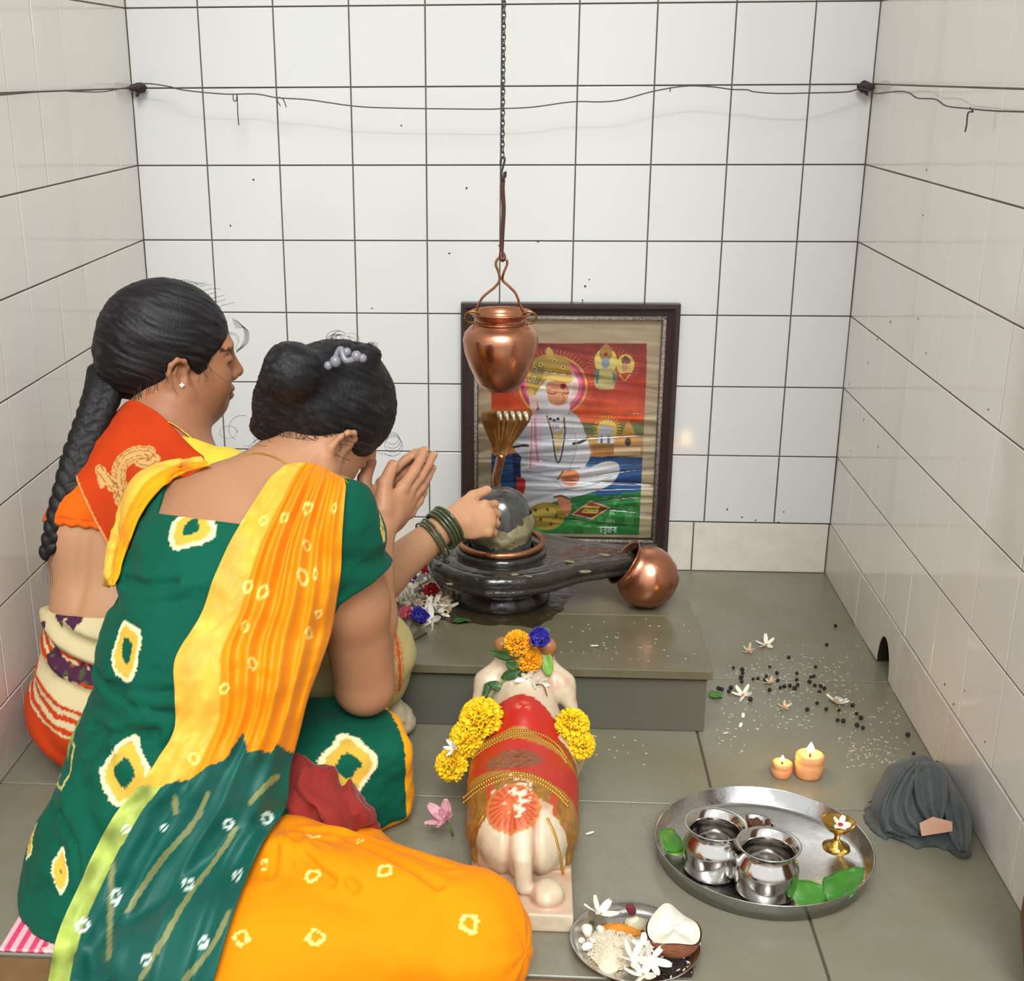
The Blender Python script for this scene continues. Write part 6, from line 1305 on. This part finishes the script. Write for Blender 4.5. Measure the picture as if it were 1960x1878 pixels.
def o_body(P):
    d = o_torso(P)
    d = smin(d, d_cone(P, (.098, -.760, .51), (.104, -.712, .572), .054, .055), .035)
    d = smin(d, d_head(P, oH), .02)
    d = smin(d, d_chain(P, [o_shR, o_shR * .5 + o_el * .5, o_el], [.048, .045, .039], .015), .025)
    d = smin(d, d_chain(P, [o_el, o_el * .6 + o_wr * .4, o_wr], [.039, .037, .0255], .02), .012)
    d = smin(d, d_chain(P, [o_shL, (.13, -.61, .27), (.30, -.64, .22)], [.046, .038, .026], .01), .02)
    d = smin(d, d_hand(P, (.30, -.64, .22), (.9, -.3, -.1), (0, -.1, -1), (.7, .5, .1), (.3, .3, .35, .4), .165, -1), .012)
    d = smin(d, d_hand(P, o_wr, o_f, o_n, unit(o_f * .75 + o_n * .35 + CU * .55), (1.0, 1.15, 1.2, 1.25), .168, -1, .04, 1.0, .5), .012)
    o_body.tips = d_hand.tips; return d
def cutplane(f, a, b, keep):  # plane through two points of a surface, standing on it; positive towards keep
    A, B = hit(f, *a), hit(f, *b); M_ = (A + B) / 2; n_ = unit(grad(f, M_[None], .006)[0]); q = unit(np.cross(B - A, n_)); K = hit(f, *keep); q *= np.sign((K - M_) @ q); return A, q
oP1 = cutplane(o_torso, (150, 905), (214, 1055), (260, 900)); oP2 = cutplane(o_torso, (268, 778), (380, 875), (250, 880)); oHem = cutplane(o_torso, (98, 1003), (176, 1012), (140, 950)); oHem = (oHem[0], oHem[1] * np.sign(oHem[1][2])); oNk = cutplane(o_torso, (345, 838), (440, 858), (400, 900))
oWst = cutplane(o_torso, (80, 1172), (206, 1188), (140, 1260)); oNk = (oNk[0], oNk[1] * -np.sign(oNk[1][2])); oWst = (oWst[0], oWst[1] * -np.sign(oWst[1][2]))
sg = lambda P, c: (P - c[0]) @ c[1]
def o_arm_sl(P): return smax(d_cone(P, o_shR + (0, 0, .0), o_shR * .6 + o_el * .4, .056, .056), (P - (o_shR * .6 + o_el * .4)) @ unit(o_el - o_shR), .003)
def o_arm_slL(P): e = np.array([.13, -.61, .27]); return smax(d_cone(P, o_shL, o_shL * .55 + e * .45, .052, .052), (P - (o_shL * .58 + e * .42)) @ unit(e - o_shL), .003)
def o_blouse(P):
    d = smin(smin(o_torso(P), o_arm_sl(P), .015), o_arm_slL(P), .015) - .0055 + .0018 * fbm(P, 20, 3)
    d = smax(d, -sg(P, oHem) - .0015 * np.sin(P[:, 0] * 300), .004); return smax(d, -sg(P, oNk), .004)
def o_pallu(P):
    w = .0035 * np.sin(70 * ((P - oP1[0]) @ oP1[1]) + 3 * noise(P, 9, 2)) * np.clip(noise(P, 7, 5) + .5, 0, 1) + .002 * fbm(P, 18, 7)
    d = smin(o_torso(P), o_arm_slL(P), .02) - .0125 + w
    d = smax(d, -sg(P, oP1), .004); d = smax(d, -sg(P, oP2), .005); return smax(d, .30 - P[:, 2], .01)
def o_sari(P):
    d = d_ell(P, (.040, -.865, .085), (.164, .149, .110))
    d = smin(d, d_ell(P, (.040, -.845, .235), (.124, .106, .10), rotm(0, 0, .3)), .07)
    d = smin(d, d_cone(P, (.10, -.875, .11), (.405, -.822, .160), .10, .068), .05); d = smin(d, d_ell(P, (.412, -.822, .160), (.072, .062, .078)), .02)
    d = smin(d, d_cone(P, (.40, -.815, .13), (.36, -.79, .05), .06, .05), .03); d = smin(d, d_cone(P, (.09, -.82, .09), (.23, -.57, .075), .10, .07), .05); d = smin(d, d_cone(P, (.23, -.57, .07), (.36, -.70, .05), .06, .05), .03)
    z = P[:, 2]; a = np.arctan2(P[:, 1] + .86, P[:, 0] - .04)
    wz = np.clip((z - .12) / .05, 0, 1) * np.clip((.28 - P[:, 0]) / .08, 0, 1); tilt = z + .035 * np.sin(a + 2.6) + .01 * noise(P, 8, 3)
    d = d - .006 + wz * (.0034 * np.sin(tilt * 150) + .0026 * np.abs(np.sin(tilt * 75 + 1))) - wz * .003 + .0025 * fbm(P, 16, 4) + .0022 * np.sin(60 * P[:, 0] + 40 * z + 4 * noise(P, 9, 9)) * (1 - wz)
    d = smax(d, -sg(P, oWst) * 1.0 - .004, .004); return np.maximum(d, -z + .003)
p2 = thing('person', 'seated woman with a long black braid, in orange and red, reaching to the linga', 'person', (.05, -.86, .003))
V, F = sdfmesh(o_body, (-.12, -1.03, .0), (.68, -.50, .80), .0034, 1)
q = oH.l(V); C = np.tile(lin((158, 108, 77)), (len(V), 1)) * (1 + .06 * fbm(V, 14, 5)[:, None])
m = ln((q - (.094, -.0755, 0)) / (.013, .0125, .022)) < 1; C[m] = lin((136, 80, 66))
br = (np.abs(q[:, 1] - (.006 - 8 * (np.abs(q[:, 2]) - .030) ** 2)) < .0024 + .0012 * noise(V, 300, 2)) & (np.abs(np.abs(q[:, 2]) - .032) < .017) & (q[:, 0] > .06); C[br] = lin((48, 32, 26))
es = (np.abs(q[:, 1] + .0175) < .0016) & (np.abs(np.abs(q[:, 2]) - .030) < .0125) & (q[:, 0] > .06); C[es] = lin((34, 24, 22))
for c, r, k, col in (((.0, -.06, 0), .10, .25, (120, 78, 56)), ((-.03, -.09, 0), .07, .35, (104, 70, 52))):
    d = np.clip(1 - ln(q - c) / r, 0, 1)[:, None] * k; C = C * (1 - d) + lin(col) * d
w_ = (np.clip(1 - ln(V - (o_wr + o_f * .09)) / .12, 0, 1))[:, None] * .5; C = C * (1 - w_) + lin((206, 150, 110)) * w_
bk = np.clip((.50 - V[:, 2]) / .06, 0, 1)[:, None] * .8; C = C * (1 - bk) + lin((196, 150, 114)) * bk
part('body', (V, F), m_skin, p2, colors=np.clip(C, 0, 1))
V, F = sdfmesh(o_blouse, (-.11, -.98, .33), (.33, -.56, .60), .0036, 1)
C = np.tile(lin((222, 98, 16)), (len(V), 1)) * (1 + .05 * fbm(V, 30, 2)[:, None]); m = sg(V, oP2) < .03; C[m & (V[:, 0] > .05)] = lin((224, 200, 70)); hm = np.abs(sg(V, oHem) - .012) < .0014; C[hm] = lin((196, 78, 20))
part('blouse', (V, F), m_cloth, p2, colors=np.clip(C, 0, 1), label='orange blouse, yellow at the front shoulder')
V, F = sdfmesh(o_pallu, (-.12, -.99, .28), (.30, -.56, .62), .0026, 1)
C = np.tile(lin((188, 58, 14)), (len(V), 1)) * (1 + .08 * fbm(V, 22, 2)[:, None])
hl = lambda pts: [hit(o_pallu, u, v) for u, v in spline(pts, 26)]
pz = [hl([(238, 960), (229, 930), (228, 900), (240, 878), (262, 868), (282, 867)]), hl([(282, 867), (294, 878), (286, 886), (268, 884)]), hl([(190, 898), (205, 918), (222, 935), (240, 956)]), hl([(190, 898), (192, 914), (196, 930)])]
d0 = d_poly(V, pz[0]); d2 = np.minimum(d_poly(V, pz[2]), 9); d1 = d_poly(V, pz[1]); d3 = d_poly(V, pz[3]); n = fbm(V, 160, 8)
dm = np.minimum(np.minimum(d0 - .0125, d2 - .0080), np.minimum(d1 - .0085, d3 - .004)); TAN = lin((204, 158, 96)); C[dm < .0015 * n] = TAN
for dd, rs in ((d0, (.0045, .0095)), (d2, (.0045,)), (d1, (.004,))):
    for r in rs: m = (np.abs(dd - r) < .0008) & (dm < 0); C[m] = lin((150, 100, 50))
eg = np.abs(sg(V, oP1) - .002) < .0022; C[eg] = lin((222, 150, 84))
part('pallu', (V, F), m_cloth, p2, colors=np.clip(C, 0, 1), label='red drape over the shoulder with a tan paisley')
V, F = sdfmesh(o_sari, (-.145, -1.04, .0), (.52, -.46, .36), .0036, 1)
z = V[:, 2]; a = np.arctan2(V[:, 1] + .86, V[:, 0] - .04); t = z + .03 * np.sin(a + 2.6) + .006 * fbm(V, 12, 4)
CRM = lin((206, 192, 150)); ORA = lin((190, 60, 16)); PUR = lin((74, 36, 62)); C = np.tile(ORA, (len(V), 1)) * (1 + .08 * fbm(V, 14, 6)[:, None])
m = t > .118; C[m] = CRM
for lo_, hi_ in ((.122, .130), (.138, .146), (.154, .160), (.196, .224)): C[(t > lo_) & (t < hi_)] = ORA
C[(t > .203) & (t < .207)] = CRM; C[(t > .212) & (t < .216)] = CRM
for u, v, r in ((104, 1256, .018), (112, 1280, .020), (96, 1270, .012), (120, 1178, .018), (140, 1184, .016), (150, 1290, .018), (180, 1296, .018), (78, 1200, .012)):
    c = hit(o_sari, u, v); m = ln(V - c) < r * (.75 + .5 * np.abs(noise(V, 90, int(u)))); C[m] = PUR; m2 = m & (noise(V, 110, 3) > .45); C[m2] = lin((70, 84, 50))
kn = (V[:, 0] > .30) | (V[:, 1] > -.70); KC = lin((186, 172, 116)); C[kn] = (np.tile(KC, (len(V), 1)) * (1 + .10 * fbm(V, 30, 3)[:, None]))[kn]
bl = d_poly(V, [hit(o_sari, u, v) for u, v in spline([(742, 1168), (752, 1195), (762, 1240), (766, 1290), (764, 1320)], 20)]); C[bl < .0032] = lin((206, 84, 34)); C[(bl > .006) & (bl < .0075)] = lin((206, 104, 54))
part('sari', (V, F), m_cloth, p2, colors=np.clip(C, 0, 1), label='orange sari with cream striped folds at the waist')
fo = lambda P: np.maximum(smin(d_ell(P, (.462, -.785, .028), (.024, .03, .026)), d_ell(P, (.452, -.80, .052), (.022, .024, .022)), .012) + .003 * fbm(P, 50, 3), -P[:, 2] + .002)
V, F = sdfmesh(fo, (.40, -.85, .0), (.51, -.72, .1), .003); C = np.tile(lin((196, 186, 158)), (len(V), 1)); C[(V[:, 0] < .468) & (V[:, 2] < .045)] = lin((84, 50, 48)); part('sari_hem', (V, F), m_cloth, p2, colors=C, label='cream and maroon hem at the foot')
# hair and braid
def o_hair(P):
    q = oH.l(P); d = d_ell(q, (-.018, .012, 0), (.1085, .099, .086)); d = smin(d, d_ell(q, (-.066, -.030, 0), (.056, .058, .060)), .035)
    b = q[:, 1] - np.interp(q[:, 0], [-.12, -.09, -.057, -.022, -.014, .0, .012, .020, .034, .044, .053, .069, .086, .094], [-.10, -.092, -.085, -.055, -.020, -.008, -.008, -.022, -.040, -.030, -.012, .0, .020, .045])
    d = smax(d, -b + .004 * noise(P, 45, 2), .012)
    k = q[:, 1] * .92 + q[:, 0] * .38 + .02 * noise(P, 12, 8)
    return d + .0011 * noise(np.stack([k * 420, q[:, 2] * 120, q[:, 0] * 14], 1), 1, 3) + .0012 * noise(np.stack([k * 110, q[:, 2] * 60, q[:, 0] * 8], 1), 1, 6)
def hair_sheen_tone(V):  # black with greyish highlight streaks painted in along the combing direction
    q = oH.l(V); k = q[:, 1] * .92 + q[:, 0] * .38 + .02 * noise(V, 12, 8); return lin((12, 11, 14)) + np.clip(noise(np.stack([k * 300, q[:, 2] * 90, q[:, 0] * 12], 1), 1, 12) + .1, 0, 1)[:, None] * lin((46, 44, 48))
V, F = sdfmesh(o_hair, oH.c - .155, oH.c + .155, .0030, 1); hair2 = part('hair', (V, F), m_hair, p2, colors=hair_sheen_tone(V), label='black hair combed back')
bp_ = spline([GP(206, 716, -.735), GP(197, 752, -.765), GP(178, 805, -.80), GP(152, 870, -.84), GP(128, 940, -.872), (GP(106, 1005, -.892)), GP(88, 1066, -.905)], 200)
N_ = 17; els = []
for i in range(2 * N_):
    t = (i + .5) / (2 * N_); k = int(t * 199); T = unit(bp_[min(k + 1, 199)] - bp_[max(k - 1, 0)]); sd_ = unit(np.cross(T, CAMR[:, 2])); r = np.interp(t, [0, .2, .6, 1], [.028, .0255, .0205, .011]); sgn = 1 if i % 2 else -1
    ax = unit(T * .80 - sd_ * .60 * sgn); R = frame_from(ax, CAMR[:, 2]); els.append((bp_[k] + sd_ * r * .38 * sgn, (r * .62, r * .66, r * 1.12), R))
def f_braid(P):
    d = None
    for c, r, R in els: e = d_ell(P, c, r, R); d = e if d is None else smin(d, e, .0022)
    return d + .0006 * noise(P * (1, 1, .4), 420, 3)
lo_, hi_ = bp_.min(0) - .04, bp_.max(0) + .04; V, F = sdfmesh(f_braid, lo_, hi_, .0026, 1); part('braid', (V, F), m_hair, hair2, colors=np.tile(lin((18, 17, 19)), (len(V), 1)), label='long three strand braid')
tl_ = [strand([bp_[-1], bp_[-1] + np.array([-.004 + .003 * i, -.004, -.02]), bp_[-1] + np.array([-.008 + .004 * i, -.006, -.035 - .003 * i])]) for i in range(5)]
O1 = [strand([GP(444 + i, 610 + 3 * i, -.70), GP(456 + 2 * i, 616 + 2 * i, -.69), GP(466 + 1.6 * i, 630 + i, -.69), GP(468 + 1.2 * i, 648 + i, -.69), GP(460 + i, 664, -.69), GP(452, 670 + i, -.695)]) for i in range(7)] + [strand([GP(438, 636, -.70), GP(452, 640, -.69), GP(457, 650, -.69), GP(452, 664, -.69), GP(445, 668, -.695)]), strand([GP(436, 638, -.70), GP(450, 643, -.69), GP(456, 655, -.69)])]
O2, O3 = [], []
for i in range(44):
    u = RNG.uniform(250, 400)
    if 318 < u < 366: continue
    u = u; v = np.interp(u, [255, 300, 330, 390], [766, 742, 700, 692]); p = hit(o_body, u, v) + CAMR[:, 2] * .003; O2.append(strand([p + CU * .022, p, p - CU * .012 + CR * RNG.normal(.004, .006) + CAMR[:, 2] * .001, p - CU * RNG.uniform(.016, .036) + CR * RNG.normal(.008, .010)]))
for i in range(26):
    u = 222 + 8 * i; v = np.interp(u, [230, 313, 380, 430], [574, 533, 542, 588]); p = GP(u, v + 5, -.70); O3.append(strand([p, p + CU * .003 + CR * .012, p + CU * RNG.uniform(-.002, .006) + CR * RNG.uniform(.012, .028)]))
wisps([O1, O2, O3, tl_], hair2)
# jewellery
pn = [hit(o_body, u, v) + CAMR[:, 2] * .002 for u, v in ((300, 800), (318, 806), (336, 815), (352, 827), (366, 838))]; pn = spline(pn, 34)
part('necklace', join(*[ball(p, .0022, 8, 6) for p in pn]), m_goldj, p2, label='string of small gold beads')
es_ = hit(o_body, 349, 738) + CAMR[:, 2] * .0025; part('ear_stud', join(*[ball(es_ + d * .0024, .0020, 8, 6) for d in (CU, -CU, CR, -CR, CU * 0)]), mat('clear_stone', (236, 232, 226), rough=.08, spec=.9, metal=.3), p2, label='white stone ear stud')
m_bang = mat('green_glass_bangle', (70, 84, 50), rough=.15, spec=.7, noise=.9, nscale=220, col2=(36, 44, 26), coat=.4)
ad = unit(o_wr - o_el); bx_ = np.cross(ad, (0, 0, 1.0)); bx_ = unit(bx_); by_ = np.cross(bx_, ad); b = np.linspace(0, 2 * math.pi, 44, endpoint=False)
for i, (o_, r, th, tl2, dr) in enumerate(((.000, .0345, .0030, .0, .0), (-.0065, .0345, .0030, .03, -.001), (-.013, .035, .0030, .05, -.001), (-.0195, .035, .0030, .05, -.002), (-.033, .0375, .0022, .16, -.006), (-.039, .0375, .0022, .20, -.007), (-.046, .038, .0020, .10, -.006))):
    c = o_wr + ad * o_ + by_ * dr; tx_ = unit(ad + by_ * 0 + bx_ * tl2); e1 = unit(bx_ - tx_ * (bx_ @ tx_)); e2 = np.cross(e1, tx_)
    part('bangle', tube(c + r * (np.cos(b)[:, None] * e1 + np.sin(b)[:, None] * e2), th, 10, True), m_bang, p2)
o_body(np.zeros((1, 3))); part('finger_nails', join(*nails(o_body.tips)), m_nail, p2)
